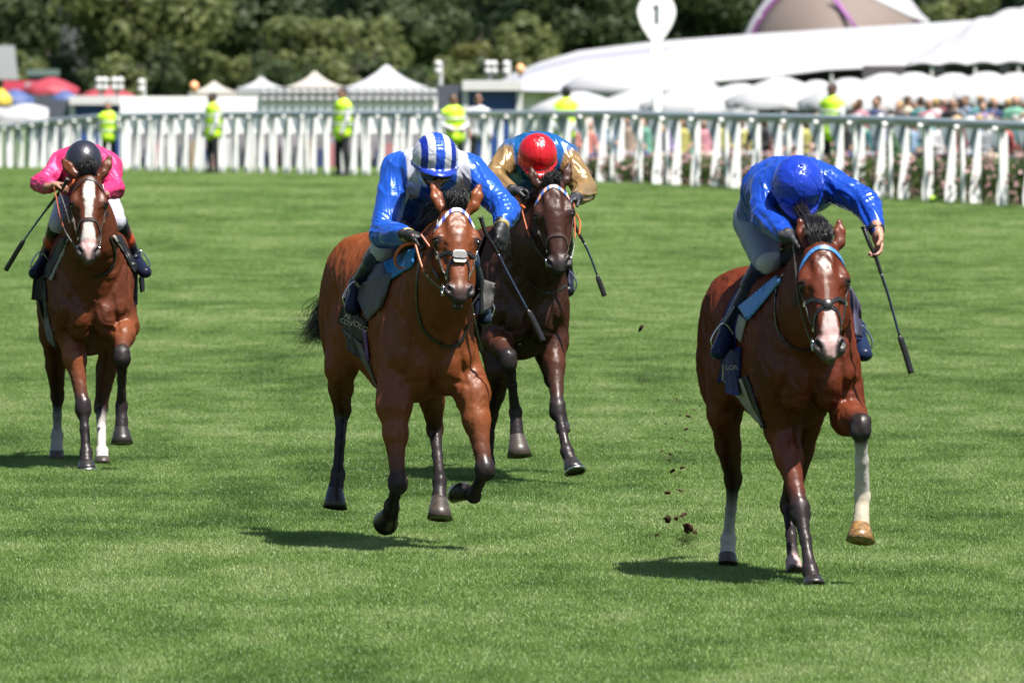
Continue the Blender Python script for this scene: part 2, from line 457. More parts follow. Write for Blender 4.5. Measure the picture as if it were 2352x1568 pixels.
# ------------------------------------------------------------------ horses
BLACK = (.021, .016, .017)
def lerp(a, b, t): return np.asarray(a, float) * (1 - t) + np.asarray(b, float) * t
def bez(pts, n):
    """Catmull-Rom through the points"""
    P = [np.asarray(p, float) for p in pts]; P = [2*P[0]-P[1]] + P + [2*P[-1]-P[-2]]
    out = []
    for i in range(1, len(P) - 2):
        for k in range(n):
            t = k / n
            out.append(.5 * ((2*P[i]) + (P[i+1]-P[i-1])*t + (2*P[i-1]-5*P[i]+4*P[i+1]-P[i+2])*t*t + (3*P[i]-P[i-1]-3*P[i+1]+P[i+2])*t**3))
    out.append(P[-2]); return out
def ribbon(pts, nrm, w, th, closed=False):
    """flat strap along pts, lying against surface normals nrm"""
    V = []; m = len(pts)
    for i in range(m):
        t = unit(np.asarray(pts[(i+1) % m if closed else min(i+1, m-1)]) - np.asarray(pts[i-1 if (closed or i > 0) else 0]))
        n = unit(nrm[i] - t * np.dot(nrm[i], t)); b = np.cross(t, n)
        for (x, y) in ((-1, 0), (1, 0), (1, 1), (-1, 1)): V.append(np.asarray(pts[i]) + b * x * w / 2 + n * (y * th - th * .3))
    F = []
    for i in range(m if closed else m - 1):
        j = (i + 1) % m
        for k in range(4): F.append((i*4+k, i*4+(k+1) % 4, j*4+(k+1) % 4, j*4+k))
    if not closed: F += [(3, 2, 1, 0), ((m-1)*4, (m-1)*4+1, (m-1)*4+2, (m-1)*4+3)]
    return V, F
def quad_patch(name, c00, c10, c11, c01, bulge, mat, parent=None, th=.006, n=10, wav=0., seed=0):
    """cloth-like sheet between four corners with real thickness"""
    c00, c10, c11, c01 = [np.asarray(c, float) for c in (c00, c10, c11, c01)]
    nn = unit(np.cross(c10 - c00, c01 - c00)); V = []; r = np.random.default_rng(seed); ph = r.uniform(0, 6, 4)
    for s in (0, 1):
        for j in range(n+1):
            for i in range(n+1):
                u, v = i/n, j/n
                p = c00*(1-u)*(1-v) + c10*u*(1-v) + c11*u*v + c01*(1-u)*v
                w = bulge * 4 * u * (1-u) * .5 + bulge * 2 * v * (1-v) + wav * (math.sin(u*7+ph[0]+v*3) + .6*math.sin(v*9+ph[1]+u*4))
                V.append(p + nn * (w + s * th))
    N1 = n + 1; o = N1 * N1
    F = [(j*N1+i, (j+1)*N1+i, (j+1)*N1+i+1, j*N1+i+1) for j in range(n) for i in range(n)]
    F += [(o+j*N1+i, o+j*N1+i+1, o+(j+1)*N1+i+1, o+(j+1)*N1+i) for j in range(n) for i in range(n)]
    bd = [i for i in range(n)] + [j*N1+n for j in range(n)] + [n*N1+i for i in range(n, 0, -1)] + [j*N1 for j in range(n, 0, -1)]
    F += [(bd[k], bd[(k+1) % len(bd)], o+bd[(k+1) % len(bd)], o+bd[k]) for k in range(len(bd))]
    return link(name, mesh_from(name, V, F), parent, [mat])
def hair_strands(paths, name, mat, parent, w=.004):
    V = []; F = []
    for pts in paths:
        m = len(pts); b0 = len(V)
        sd = unit(rng.normal(size=3))
        for i, p in enumerate(pts):
            t = unit(np.asarray(pts[min(i+1, m-1)]) - np.asarray(pts[max(i-1, 0)])); a = unit(np.cross(t, sd)); b = np.cross(t, a)
            ww = w * (1 - .85 * (i / (m-1)) ** 2)
            for k in range(3): V.append(np.asarray(p) + a * math.cos(2.1*k) * ww + b * math.sin(2.1*k) * ww * .5)
        for i in range(m-1):
            for k in range(3): F.append((b0+i*3+k, b0+i*3+(k+1) % 3, b0+(i+1)*3+(k+1) % 3, b0+(i+1)*3+k))
    return link(name, mesh_from(name, V, np.array(F)), parent, [mat])

def coat_material():
    if 'horse coat' in MATS: return MATS['horse coat']
    m = attr_mat('horse coat', rough=.5, spec=.2, bump=.0030, bscale=22, var=.14, vscale=7)
    N, L = m.node_tree.nodes, m.node_tree.links; b = N['Principled BSDF']; col = b.inputs['Base Color'].links[0].from_socket; nrm = b.inputs['Normal'].links[0].from_socket
    # short hair: matt body with a thin even sheen, glossier where damp
    df = N.new('ShaderNodeBsdfDiffuse'); L.new(col, df.inputs['Color']); L.new(nrm, df.inputs['Normal'])
    tc = N.new('ShaderNodeTexCoord'); nz = N.new('ShaderNodeTexNoise'); nz.inputs['Scale'].default_value = 6; nz.inputs['Detail'].default_value = 4; L.new(tc.outputs['Object'], nz.inputs['Vector'])
    mr = N.new('ShaderNodeMapRange'); mr.inputs['From Min'].default_value = .35; mr.inputs['From Max'].default_value = .68; mr.inputs['To Min'].default_value = .50; mr.inputs['To Max'].default_value = .30
    L.new(nz.outputs['Fac'], mr.inputs['Value'])
    g = N.new('ShaderNodeBsdfGlossy'); g.inputs['Color'].default_value = (.95, .92, .90, 1); L.new(mr.outputs[0], g.inputs['Roughness']); L.new(nrm, g.inputs['Normal'])
    ms = N.new('ShaderNodeMixShader'); ms.inputs[0].default_value = .024; L.new(df.outputs[0], ms.inputs[1]); L.new(g.outputs[0], ms.inputs[2])
    L.new(ms.outputs[0], N['Material Output'].inputs['Surface']); N.remove(b)
    return m
class Horse:
    def __init__(s, sp):
        s.sp = sp; s.d0 = sp['d0']; O = at(sp['px0'], 700, s.d0); s.root_loc = np.array([O[0], O[1], 0.])
        y = R(sp['yaw']); s.F = np.array([math.sin(y), -math.cos(y), 0]); s.L = np.array([math.cos(y), math.sin(y), 0])
        p = R(sp.get('pitch', 0)); s.cp, s.sn = math.cos(p), math.sin(p)
        s.zt = sp.get('zt', 1.6); s.zb = sp.get('zb', .75)
        s.root = empty(sp['name'], tuple(s.root_loc), sp['label'], 'horse', 'racehorses with riders galloping on the turf')
        s.build_body(); s.build_extra()
    def B(s, f, l, z):
        z = s.zb + (z - .75) / .85 * (s.zt - s.zb)
        w = s.sp.get('wid', 1.)
        f2 = f * s.cp + (z - 1.2) * s.sn; z2 = 1.2 + (z - 1.2) * s.cp - f * s.sn
        return s.F * f2 + s.L * l * w + np.array([0, 0, z2])
    def J(s, px, py, f):
        return at(px, py, s.d0 - f) - s.root_loc
    def Mrot(s, deg):
        """axes (forward, lateral, up) tilted by deg in the vertical plane, plus pitch"""
        a = R(deg) - math.atan2(s.sn, s.cp)
        U = np.array([0, 0, 1.]); f = s.F * math.cos(a) + U * math.sin(a); u = -s.F * math.sin(a) + U * math.cos(a)
        return np.stack([f, s.L, u], 1)
    def H(s, t, l, n):
        k = s.hs
        return s.P0 + s.ha * t * k + s.hl * l * k * s.sp.get('hw', 1.) + s.hn * n * k
    def leg(s, b, J, rad, cols, hind=False):
        for i in range(len(J) - 1):
            fl = 1.
            if i >= len(J) - 4 and not hind: fl = .92
            b.cone(J[i], J[i+1], rad[i], rad[i+1], k=.03 if i < 2 else .014, col=(cols[i], cols[i+1]), side=s.L, flat=fl)
    def build_body(s):
        sp = s.sp; b = Blob(); B = s.B; coat = sp['coat']; dk = sp.get('dark', tuple(np.array(coat) * .55))
        M0 = s.Mrot(0); k = .07
        b.ell(B(-.16, 0, 1.17), (.70, .285 * sp.get('wid', 1), .42), M0, k, coat)
        b.ell(B(.28, 0, 1.19), (.31, .22, .32), M0, k, coat)
        b.cone(B(.20, 0, 1.46), B(-.12, 0, 1.50), .115, .10, k, coat); b.cone(B(-.12, 0, 1.50), B(-.65, 0, 1.42), .10, .14, k, coat)
        b.ell(B(-.55, 0, 1.16), (.46, .27, .36), M0, k, coat)
        b.ell(B(-.90, 0, 1.32), (.38, .26, .25), M0, k, coat)
        for q in (-1, 1):
            b.ell(B(.20, q*.150, 1.24), (.17, .095, .36), s.Mrot(28), .09, coat)
            b.ell(B(.43, q*.145, 1.11), (.12, .10, .15), s.Mrot(20), .035, coat)
            b.ell(B(.50, q*.082, 1.01), (.10, .085, .145), s.Mrot(-10), .03, coat)
            b.ell(B(.24, q*.165, 1.0), (.16, .085, .13), s.Mrot(-30), .04, coat)
            hw_ = sp.get('hipw', 1.04); b.ell(B(-.95, q*.135*hw_, 1.27), (.30, .15*hw_, .26), s.Mrot(12), .05, coat)
            b.ell(B(-1.08, q*.165*hw_, 1.08), (.20, .12*hw_, .30), s.Mrot(10), .06, coat)
            b.ell(B(-.72, q*.2*hw_, 1.03), (.17, .085, .2), s.Mrot(-20), .06, coat)
        # neck
        P0 = s.J(*sp['poll']); PM = s.J(*sp['muzzle']); s.P0 = P0
        s.ha = unit(PM - P0); s.Lh = np.linalg.norm(PM - P0); s.hs = s.Lh / .60
        hl = s.L * 1.0 + np.array([0, 0, math.tan(R(sp.get('roll', 0)))]) + s.F * sp.get('hyaw', 0); hl = unit(hl - s.ha * hl.dot(s.ha)); s.hl = hl
        s.hn = np.cross(s.ha, hl)
        if s.hn.dot(s.F) < 0: s.hn = -s.hn
        H = s.H; hs = s.hs
        pc = H(.03, 0, -.06); th = H(.16, 0, -.17)
        n1 = B(.12, 0, 1.40); n2 = lerp(B(.45, 0, 1.50), pc, .45) ; 
        b.chain([n1, n2, pc], [.17, .125, .08], .08, coat, side=s.L, flat=.78)
        u1 = B(.34, 0, 1.20); u2 = lerp(B(.50, 0, 1.22), th, .55)
        b.chain([u1, u2, th], [.24, .165, .09], .08, coat, side=s.L, flat=.88)
        b.chain([lerp(n1, u1, .5), lerp(n2, u2, .5), lerp(pc, th, .5)], [.25, .17, .095], .08, coat, side=s.L, flat=.84)
        # head
        def he(c, r, kk=.02, col=coat, sub=False, rot=0):
            a = R(rot); m = np.stack([s.ha*math.cos(a)+s.hn*math.sin(a), s.hl, -s.ha*math.sin(a)+s.hn*math.cos(a)], 1)
            b.ell(H(*c), np.array(r) * hs, m, kk, col, sub)
        he((.06, 0, -.035), (.10, .092, .085)); he((.165, 0, -.025), (.14, .112, .072), .03)
        for q in (-1, 1):
            he((.205, q*.092, -.022), (.055, .031, .034), .035)
            he((.178, q*.088, -.002), (.045, .022, .018), .03)
            he((.23, q*.068, -.13), (.135, .034, .10), .03)
            b.cone(H(.26, q*.083, -.045), H(.385, q*.064, -.04), .014*hs, .010*hs, .025, coat)
            b.cone(H(.22, q*.048, .024), H(.45, q*.026, .006), .013*hs, .010*hs, .016, coat); he((.125, q*.040, .040), (.05, .022, .012), .02)
        b.cone(H(.19, 0, -.03), H(.50, 0, -.03), .088*hs, .052*hs, .03, coat)
        b.cone(H(.24, 0, -.01), H(.50, 0, -.02), .062*hs, .043*hs, .02, coat)
        b.cone(H(.24, 0, -.13), H(.53, 0, -.062), .068*hs, .036*hs, .03, coat, side=s.hl, flat=.95)
        mz = sp.get('muz', BLACK); mz2 = (.045, .038, .04)
        he((.535, 0, -.022), (.062, .066, .052), .02, mz)
        for q in (-1, 1):
            he((.535, q*.052, -.004), (.046, .026, .034), .022, mz2, rot=-15)
        he((.583, 0, -.022), (.026, .042, .034), .015, lerp(mz, mz2, .5))
        he((.575 if not sp.get('mouth') else .59, 0, -.07 if not sp.get('mouth') else -.085), (.030, .034, .028), .014, mz)
        for q in (-1, 1):
            b.cone(H(.522, q*.066, .018), H(.560, q*.046, .026), .013*hs, .010*hs, .006, sub=True)
            he((.214, q*.116, .006), (.024, .016, .018), .010, None, True)
            b.cone(H(.185, q*.080, .022), H(.200, q*.118, .006), .010*hs, .008*hs, .012, coat)
            he((.125, q*.075, .052), (.045, .018, .022), .035, None, True)
            he((.33, q*.092, .026), (.085, .018, .026), .028, None, True); he((.245, q*.112, -.055), (.03, .014, .05), .02, None, True)
        if sp.get('mouth'):
            b.cone(H(.47, 0, -.085), H(.585, 0, -.088), .036*hs, .027*hs, .015, mz2)
        b.cone(H(.598, .03, -.05), H(.598, -.03, -.05), .006, .006, .008, sub=True)
        # ears
        for (bx, tp) in ((sp['ears'][0], sp['ears'][1]), (sp['ears'][2], sp['ears'][3])):
            e0 = s.J(*bx); e1 = s.J(*tp); ln = np.linalg.norm(e1 - e0); ax = unit(e1 - e0)
            em = lerp(e0, e1, .45); fw = unit(s.F + s.hn * .4)
            b.chain([lerp(e0, H(.04, 0, -.04), .25), e0, em, lerp(e0, e1, .8), e1], [.030, .025, .029, .014, .002], .012,
                    [coat, coat, tuple(np.array(coat)*1.35), tuple(np.array(coat)*1.0), BLACK], side=fw, flat=.62)
            b.cone(lerp(e0, e1, .25) + fw * .026, lerp(e0, e1, .80) + fw * .017, .012, .005, .016, sub=True)
        # legs
        for nm in ('lf', 'rf'):
            if nm not in sp: continue
            q = -1 if nm == 'lf' else 1; g = sp[nm]; J = [s.J(*p) for p in g['j']]
            sh = B(.40, q*.155, 1.08); bk = g.get('black', BLACK); c2 = g.get('c2', bk); c3 = g.get('c3', c2)
            mid = lerp(coat, bk, .25)
            b.cone(sh, J[0], .105, .092, .035, coat)
            k_ = g.get('k', 1.)
            pts = [J[0], lerp(J[0], J[1], .35), lerp(J[0], J[1], .74), J[1]] + J[2:]
            rad = [.090*k_, .074*k_, .045*k_, .044]
            legc = sp.get('legc', coat); s.leg(b, pts[:4], rad, [legc, legc, lerp(legc, bk, .45), bk])
            K, Fe, Co = J[1], J[2], J[3]
            kz = g.get('kz', .92); b.ell(K, (.045*kz, .043*kz, .062*kz), None, .03, bk)
            for q2 in (-1, 1): b.ell(K + s.L*q2*.026*kz + np.array([0, 0, .022]), (.023*kz, .034*kz, .024*kz), None, .014, bk); b.ell(K + s.L*q2*.024*kz - np.array([0, 0, .024]), (.021*kz, .032*kz, .024*kz), None, .014, bk); b.ell(K - np.array([0, 0, .03]) * (1 if J[2][2] < K[2] - .2 else 0), (.044, .045, .05), None, .02, bk)
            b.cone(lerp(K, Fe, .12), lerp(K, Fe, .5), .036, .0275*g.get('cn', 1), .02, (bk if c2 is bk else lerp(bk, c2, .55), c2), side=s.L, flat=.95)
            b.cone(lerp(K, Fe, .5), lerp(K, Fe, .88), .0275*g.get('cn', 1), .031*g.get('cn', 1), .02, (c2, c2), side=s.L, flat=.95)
            bk_dir = unit(np.cross(unit(Fe - K), s.L)); bk_dir = -bk_dir if bk_dir.dot(s.F) > 0 else bk_dir
            b.cone(lerp(K, Fe, .1) + bk_dir*.028, lerp(K, Fe, .92) + bk_dir*.03, .016, .017, .012, (bk, c2))
            b.ell(Fe, (.039, .044, .042), None, .018, c3); b.ell(Fe + bk_dir*.022, (.033, .03, .034), None, .015, c3)
            b.cone(Fe, Co, .032, .043, .02, (c3, c3))
        for nm in ('lh', 'rh'):
            if nm not in sp: continue
            q = -1 if nm == 'lh' else 1; g = sp[nm]; J = [s.J(*p) for p in g['j']]     # stifle hock fetlock coronet
            hip = B(-.95, q*.15, 1.2); bk = g.get('black', BLACK); c2 = g.get('c2', bk); c3 = g.get('c3', c2)
            sr = g.get('sr', .10); b.cone(hip, J[0], .17, sr, .06, coat, side=s.L, flat=.8)
            gm = lerp(J[0], J[1], .5) - s.F * .03
            b.cone(J[0], gm, sr, .076, .05, (coat, lerp(coat, bk, .4)), side=s.L, flat=.78); b.cone(gm, J[1], .076, .045, .03, (lerp(coat, bk, .4), lerp(coat, bk, .85)), side=s.L, flat=.85)
            K, Fe, Co = J[1], J[2], J[3]
            b.ell(K, (.044, .058, .062), None, .02, lerp(coat, bk, .8)); b.cone(K - s.F*.05 + np.array([0, 0, .05]), K - s.F*.03, .026, .034, .02, bk)
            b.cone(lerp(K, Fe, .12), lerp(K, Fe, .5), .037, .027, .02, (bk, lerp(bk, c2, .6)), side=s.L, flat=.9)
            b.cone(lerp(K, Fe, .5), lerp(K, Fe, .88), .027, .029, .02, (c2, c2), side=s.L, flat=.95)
            bd = unit(np.cross(unit(Fe - K), s.L)); bd = -bd if bd.dot(s.F) > 0 else bd
            b.cone(lerp(K, Fe, .05) + bd*.03, lerp(K, Fe, .92) + bd*.028, .017, .017, .012, (bk, c2))
            b.ell(Fe, (.038, .043, .041), None, .018, c3); b.cone(Fe, Co, .032, .042, .02, (c3, c3))
        # chest groove, muscle divisions
        b.cone(B(.64, 0, 1.13), B(.60, 0, .90), .016, .016, .05, sub=True)
        for q in (-1, 1):
            b.cone(B(.50, q*.135, 1.10), B(.52, q*.10, 1.40), .075, .07, .035, coat)
            b.cone(B(.50, q*.150, 1.06), B(.33, q*.175, .93), .080, .070, .022, coat)
        V, F = b.mesh(.0085)
        me = mesh_from('body', V, F)
        C = b.colours(V)
        # displacement: muscle and vein relief
        def relief(P):
            hd = np.linalg.norm(P - H(.3, 0, 0), axis=1); g = np.clip((P[:, 2] - .55) / .3, .12, 1) * np.clip((hd - .2) / .3, .25, 1)
            return g * (.006 * fold_noise(P, 9, sp['seed'], .3, 2) + .0042 * fold_noise(P * np.array([1, 1, .55]), 42, sp['seed']+8, .5, 1) + .0030 * np.clip(fold_noise(P, 34, sp['seed']+9, .6, 1), 0, 1) ** 12) + .0022 * np.clip((.9 - P[:, 2]) / .2, 0, 1) * fold_noise(P, 30, sp['seed']+2, .4, 2) + .0008 * fold_noise(P, 60, sp['seed']+5, .4, 2)
        displace(me, relief)
        def creases(P):
            fx, lx, zx = P @ s.F, P @ s.L, P[:, 2]; out = np.zeros(len(P))
            def seg(a, b_, u, v, sg, am, mask):
                pa = np.stack([u - a[0], v - a[1]], 1); ba = np.array(b_) - np.array(a); tt = np.clip(pa @ ba / (ba @ ba), 0, 1); dd = np.linalg.norm(pa - tt[:, None] * ba, axis=1)
                return -am * np.exp(-(dd / sg) ** 2) * mask * np.sin(np.pi * np.clip(tt, .08, .92)) ** .5
            def G(f, l, z): q_ = B(f, l, z); return q_ @ s.F, q_ @ s.L, q_[2]
            hdm = smooth(.18, .30, np.linalg.norm(P - H(.3, 0, 0), axis=1))
            for q in (-1, 1):
                front = smooth(.28, .42, fx) * hdm; side = (lx * q > .10) * hdm
                for (a, b_, sg, am) in (((.58, .13, 1.14), (.5, .165, .93), .013, .010), ((.5, .205, 1.33), (.58, .075, 1.10), .016, .010), ((.5, .03, .955), (.45, .17, .925), .014, .009), ((.5, .10, 1.19), (.5, .06, 1.42), .018, .007), ((.5, .235, 1.10), (.5, .19, .97), .014, .008), ((.5, .01, 1.2), (.5, .045, 1.06), .010, .006)):
                    A, C_ = G(a[0], a[1]*q, a[2]), G(b_[0], b_[1]*q, b_[2]); out += seg((A[1], A[2]), (C_[1], C_[2]), lx, zx, sg, am, front)
                for (a, b_, sg, am) in (((.02, 0, 1.42), (.20, 0, 1.02), .018, .010), ((.30, 0, 1.40), (.46, 0, 1.16), .016, .009), ((-.62, 0, 1.02), (-.80, 0, 1.28), .022, .012), ((-1.05, 0, 1.30), (-1.12, 0, .98), .018, .009), ((.05, 0, 1.05), (.30, 0, .98), .014, .008), ((-.86, 0, 1.12), (-.80, 0, .92), .018, .008)):
                    A, C_ = G(*a), G(*b_); out += seg((A[0], A[2]), (C_[0], C_[2]), fx, zx, sg, am, side)
            hv_ = (P - P0) / hs; t_, l_, n_ = hv_ @ s.ha, hv_ @ s.hl, hv_ @ s.hn; hm_ = (t_ > 0) * (t_ < .6) * (n_ > -.03) * (np.abs(l_) < .14)
            for q in (-1, 1):
                for (a, b_, sg, am) in (((.27, .075), (.44, .052), .009, .0045), ((.09, .018), (.18, .068), .009, .0035), ((.235, .088), (.27, .060), .007, .004), ((.30, .012), (.46, .010), .008, .0022)):
                    out += seg((a[0], a[1]*q), (b_[0], b_[1]*q), t_, l_, sg, am, hm_)
            return out
        displace(me, creases)
        V = coords(me)
        C *= (1 + .22 * fold_noise(V, 3.2, sp['seed']+20, .4, 2))[:, None]
        # head markings painted as coat pattern in head coordinates
        hv = (V - P0) / hs; t = hv @ s.ha; l = hv @ s.hl; n = hv @ s.hn
        on = (t > -.02) & (t < .66) & (n > -.22) & (np.abs(l) < .16)
        wob = .005 * fold_noise(hv, 70, 3, .5, 2)
        def mark(mask, c):
            m_ = np.clip(mask, 0, 1)[:, None] * on[:, None]; C[:] = C * (1 - m_) + np.asarray(c) * m_
        # darker around the eyes and above the muzzle, paler streaks down the nose
        eyed = np.minimum(np.hypot((t - .213)*.85, l - .118), np.hypot((t - .213)*.85, l + .118))
        mark(np.clip((.034 - eyed) / .020, 0, 1) * .9, BLACK)
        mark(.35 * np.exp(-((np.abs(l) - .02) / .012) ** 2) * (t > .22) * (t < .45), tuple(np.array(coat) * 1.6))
        for (t0, t1, c0, c1, w0, w1, colr) in sp.get('marks', []):
            u = np.clip((t - t0) / (t1 - t0), 0, 1); cc = c0 + (c1 - c0) * u; ww = w0 + (w1 - w0) * u
            e = np.minimum((ww + wob - np.abs(l - cc)) / .007 + .5, np.minimum((t - t0 + wob*1.2) / .010 + .5, (t1 - t + wob*1.2) / .010 + .5)) * (n > -.05)
            mark(e, colr)
        for q in (-1, 1):
            a_ = (t - .541) * .88 - (l*q - .056) * .47; b__ = (t - .541) * .47 + (l*q - .056) * .88; dn = np.sqrt((a_ / .034) ** 2 + (b__ / .0155) ** 2)
            mark(np.clip((1.05 - dn) / .15, 0, 1) * (n > -.02), (.008, .006, .008))
        for fn in sp.get('paint', []): fn(s, V, C)
        jn = rng.random(len(V))[:, None]; C *= (.93 + .14 * jn)
        set_col(me, C)
        s.body = link('body', me, s.root, [coat_material()])
        s.V, s.Fc = V, F
        s.bvh = BVHTree.FromPolygons([tuple(v) for v in V], [tuple(f) for f in F.tolist()])
    def hit(s, px, py, off=.003):
        o = np.array([0, 0, CAM_H]) - s.root_loc; p = s.J(px, py, 0); d = unit(p - o)
        st = o + d * (s.d0 - 6) ; r = s.bvh.ray_cast(Vector(st), Vector(d))
        if r[0] is None: return None, None
        return np.array(r[0]) + np.array(r[1]) * off, np.array(r[1])
    def ring(s, t, phi, off=.002, nc=-.05):
        c = s.H(t, 0, nc); a = R(phi); d = s.hn * math.cos(a) + s.hl * math.sin(a)
        r = s.bvh.ray_cast(Vector(c + d * .16 * s.hs), Vector(-d), .16 * s.hs)
        if r[0] is None: return c + d * .08, d
        n = np.array(r[1]); n = n if n.dot(d) > 0 else -n
        return np.array(r[0]) + d * off, unit(n + d)
    def head_strap(s, name, tp, w, mat, th=.005, parent=None, n=6):
        """tp: list of (t, phi)"""
        pts = bez([np.array((a, b / 100., 0)) for a, b in tp], n); P = []; N = []
        for p in pts:
            q, nn = s.ring(p[0], p[1] * 100); P.append(q); N.append(nn)
        for _ in range(2):
            P = [P[0]] + [(P[i-1] + 2*P[i] + P[i+1]) / 4 for i in range(1, len(P)-1)] + [P[-1]]
        V, F = ribbon(P, N, w, th)
        return link(name, mesh_from(name, V, F, False), parent or s.bridle, [mat])
    def skin_strap(s, name, pxs, w, mat, parent, th=.005, n=5):
        pts = bez([(a, b, 0) for a, b in pxs], n); P = []; N = []
        for p in pts:
            q, nn = s.hit(p[0], p[1])
            if q is None:
                continue
            if P and np.linalg.norm(q - P[-1]) > .25: continue
            P.append(q); N.append(nn)
        for _ in range(3):
            P = [P[0]] + [(P[i-1] + 2*P[i] + P[i+1]) / 4 for i in range(1, len(P)-1)] + [P[-1]]
        V, F = ribbon(P, N, w, th)
        return link(name, mesh_from(name, V, F, False), parent, [mat])
    def hoof(s, co, so, toe, rb, col, shoe=False):
        co, so = np.asarray(co), np.asarray(so); ax = unit(so - co); toe = unit(np.asarray(toe, float)); toe = unit(toe - ax * toe.dot(ax)); sd = np.cross(ax, toe)
        h = np.linalg.norm(so - co); V = []; n = 24
        rt = .044
        for (u, r, sh) in ((-.18, rt*.96, -.004), (0, rt*1.05, 0), (.06, rt*1.10, 0.001), (.5, lerp(rt, rb, .55), .012), (1, rb, .026), (1.0, rb*.86, .024), (.93, rb*.6, .02)):
            for k in range(n):
                w = 2*math.pi*k/n; c, sn_ = math.cos(w), math.sin(w)
                hh = u * h * (1 + (.10 * c if u > .4 else 0))
                heel = .86 if c < 0 else 1.
                V.append(co + ax * hh + toe * (sh + c * r * heel) + sd * sn_ * r)
        F = [(i*n+k, i*n+(k+1) % n, (i+1)*n+(k+1) % n, (i+1)*n+k) for i in range(6) for k in range(n)] + [tuple(reversed(range(n))), tuple(range(6*n, 7*n))]
        hf = link('hoof', mesh_from('hoof', V, F), s.root, [col])
        if shoe:
            pts = [so + ax * (h * (.0 + .1 * math.cos(w)) + .004) + toe * (.026 + math.cos(w) * rb * .95 * (.86 if math.cos(w) < 0 else 1)) + sd * math.sin(w) * rb * .95 for w in np.linspace(-2.5, 2.5, 22)]
            m = MB(); m.tube(pts, .0075, 6, flat=1.0); m.build('horseshoe', simple('alloy shoe', (.62, .62, .64), .3, 1.), hf, True)
        return hf
    def build_extra(s):
        sp = s.sp; H = s.H
        eye = simple('horse eye', (.006, .004, .004), .16, 0, .6, noise=0)
        for q in (-1, 1):
            m = MB(); r = .0185 * s.hs
            m.lathe([(r * math.sin(a), r * math.cos(a)) for a in np.linspace(.05, 3.09, 9)], H(.214, q*.1005, -.003), 14)
            m.build('eye', eye, s.root, True)
        hcol = {'dark': simple('dark hoof horn', (.022, .019, .018), .38, 0, .5, .35, 25, .001, 60),
                'amber': simple('amber hoof horn', (.22, .12, .040), .4, 0, .5, .75, 38, .0015, 50),
                'brown': simple('brown hoof horn', (.055, .042, .033), .42, 0, .5, .3, 25, .001, 60)}
        for nm in ('lf', 'rf', 'lh', 'rh'):
            if nm not in sp: continue
            g = sp[nm]; co = s.J(*g['j'][3]); so = s.J(*g['sole'])
            s.hoof(co, so, s.F * g.get('toe', (1, 0, 0))[0] + s.L * g.get('toe', (1, 0, 0))[1] + np.array([0, 0, 1]) * g.get('toe', (1, 0, 0))[2],
                   g.get('hr', .062), hcol[g.get('hc', 'dark')], g.get('shoe', False))
        if sp.get('mouth'):
            for i in range(4):
                m = MB(); m.box(H(.600, (i-1.5)*.011, -.070), (.004, .006, .008), np.stack([s.hl, s.ha, s.hn], 1)); m.build('tooth', simple('tooth enamel', (.42, .33, .20), .35), s.root)
        # bridle
        lea = simple(sp.get('leather', 'black') + ' leather', {'black': (.012, .011, .012), 'brown': (.055, .025, .018)}[sp.get('leather', 'black')], .35, 0, .5, .2, 60, .0006, 200)
        met = simple('bit steel', (.7, .7, .72), .18, 1., noise=.02)
        s.bridle = bpy.data.objects.new('bridle', None); COL.objects.link(s.bridle); s.bridle.parent = s.root
        bb = sp.get('browband', [(.15, -78), (.10, -50), (.065, -20), (.06, 0), (.065, 20), (.10, 50), (.15, 78)])
        s.head_strap('browband', bb, .020, sp['brow_mat'](s) if callable(sp.get('brow_mat')) else lea, .007)
        for q in (-1, 1):
            s.head_strap('cheek_strap', [(.03, q*100), (.13, q*88), (.28, q*82), (.40, q*84), (.49, q*86)], .016, lea, .006)
            bc = H(.50, q*.068, -.065)
            m = MB(); pts = [bc + s.ha * math.cos(w) * .030 + s.hn * math.sin(w) * .026 + s.hl * q * .004 for w in np.linspace(0, 2*math.pi, 20)]
            m.tube(pts, .0045, 6); m.build('bit_ring', met, s.bridle, True)
            for tt in (.30, .43):
                bp_, bn = s.ring(tt, q*84, .006); m = MB(); m.box(bp_, (.006, .006, .009)); m.build('buckle', met, s.bridle)
        nb = sp.get('noseband', .38)
        if nb:
            s.head_strap('noseband', [(nb+.10, -100), (nb+.045, -65), (nb+.008, -30), (nb, 0), (nb+.008, 30), (nb+.045, 65), (nb+.10, 100)], .020, lea, .007)
        if sp.get('grackle'):
            c = sp['grackle']
            for q in (-1, 1):
                s.head_strap('crossed_noseband', [(c+.13, -q*85), (c+.05, -q*48), (c, 0), (c-.04, q*45), (c-.04, q*85)], .019, lea, .007)
            p, n = s.ring(c, 0, .006); m = MB()
            a = s.ha; l = s.hl
            wool = simple('cream sheepskin', (.74, .70, .62), .95, 0, .1, .2, 80, .004, 180)
            M = np.stack([l, np.cross(n, l), n], 1)
            if sp.get('wool'):
                m.prism([(-.034, -.026), (-.026, -.037), (.026, -.037), (.034, -.026), (.034, .022), (.024, .034), (-.024, .034), (-.034, .022)], .012, M, p - n*.003); o = m.build('nose_pad', wool, s.bridle)
                m = MB(); m.prism([(-.040, -.010), (-.022, -.016), (.022, -.016), (.040, -.010), (.036, .016), (.014, .022), (-.014, .022), (-.036, .016)], .006, M, p + n*.012); m.build('nose_strap_cross', lea, o)
            else:
                m.lathe([(.001, -.004), (.024, -.004), (.027, .001), (.022, .005), (.001, .0055)], p - n*.002, 18, M); m.build('nose_disc', lea, s.bridle, True)
        # mane and forelock
        hm = simple('black horse hair', (.010, .009, .010), .42, 0, .45, noise=.3, scale=40)
        r = np.random.default_rng(sp['seed']); paths = []
        fl = sp.get('forelock', 60) * 4
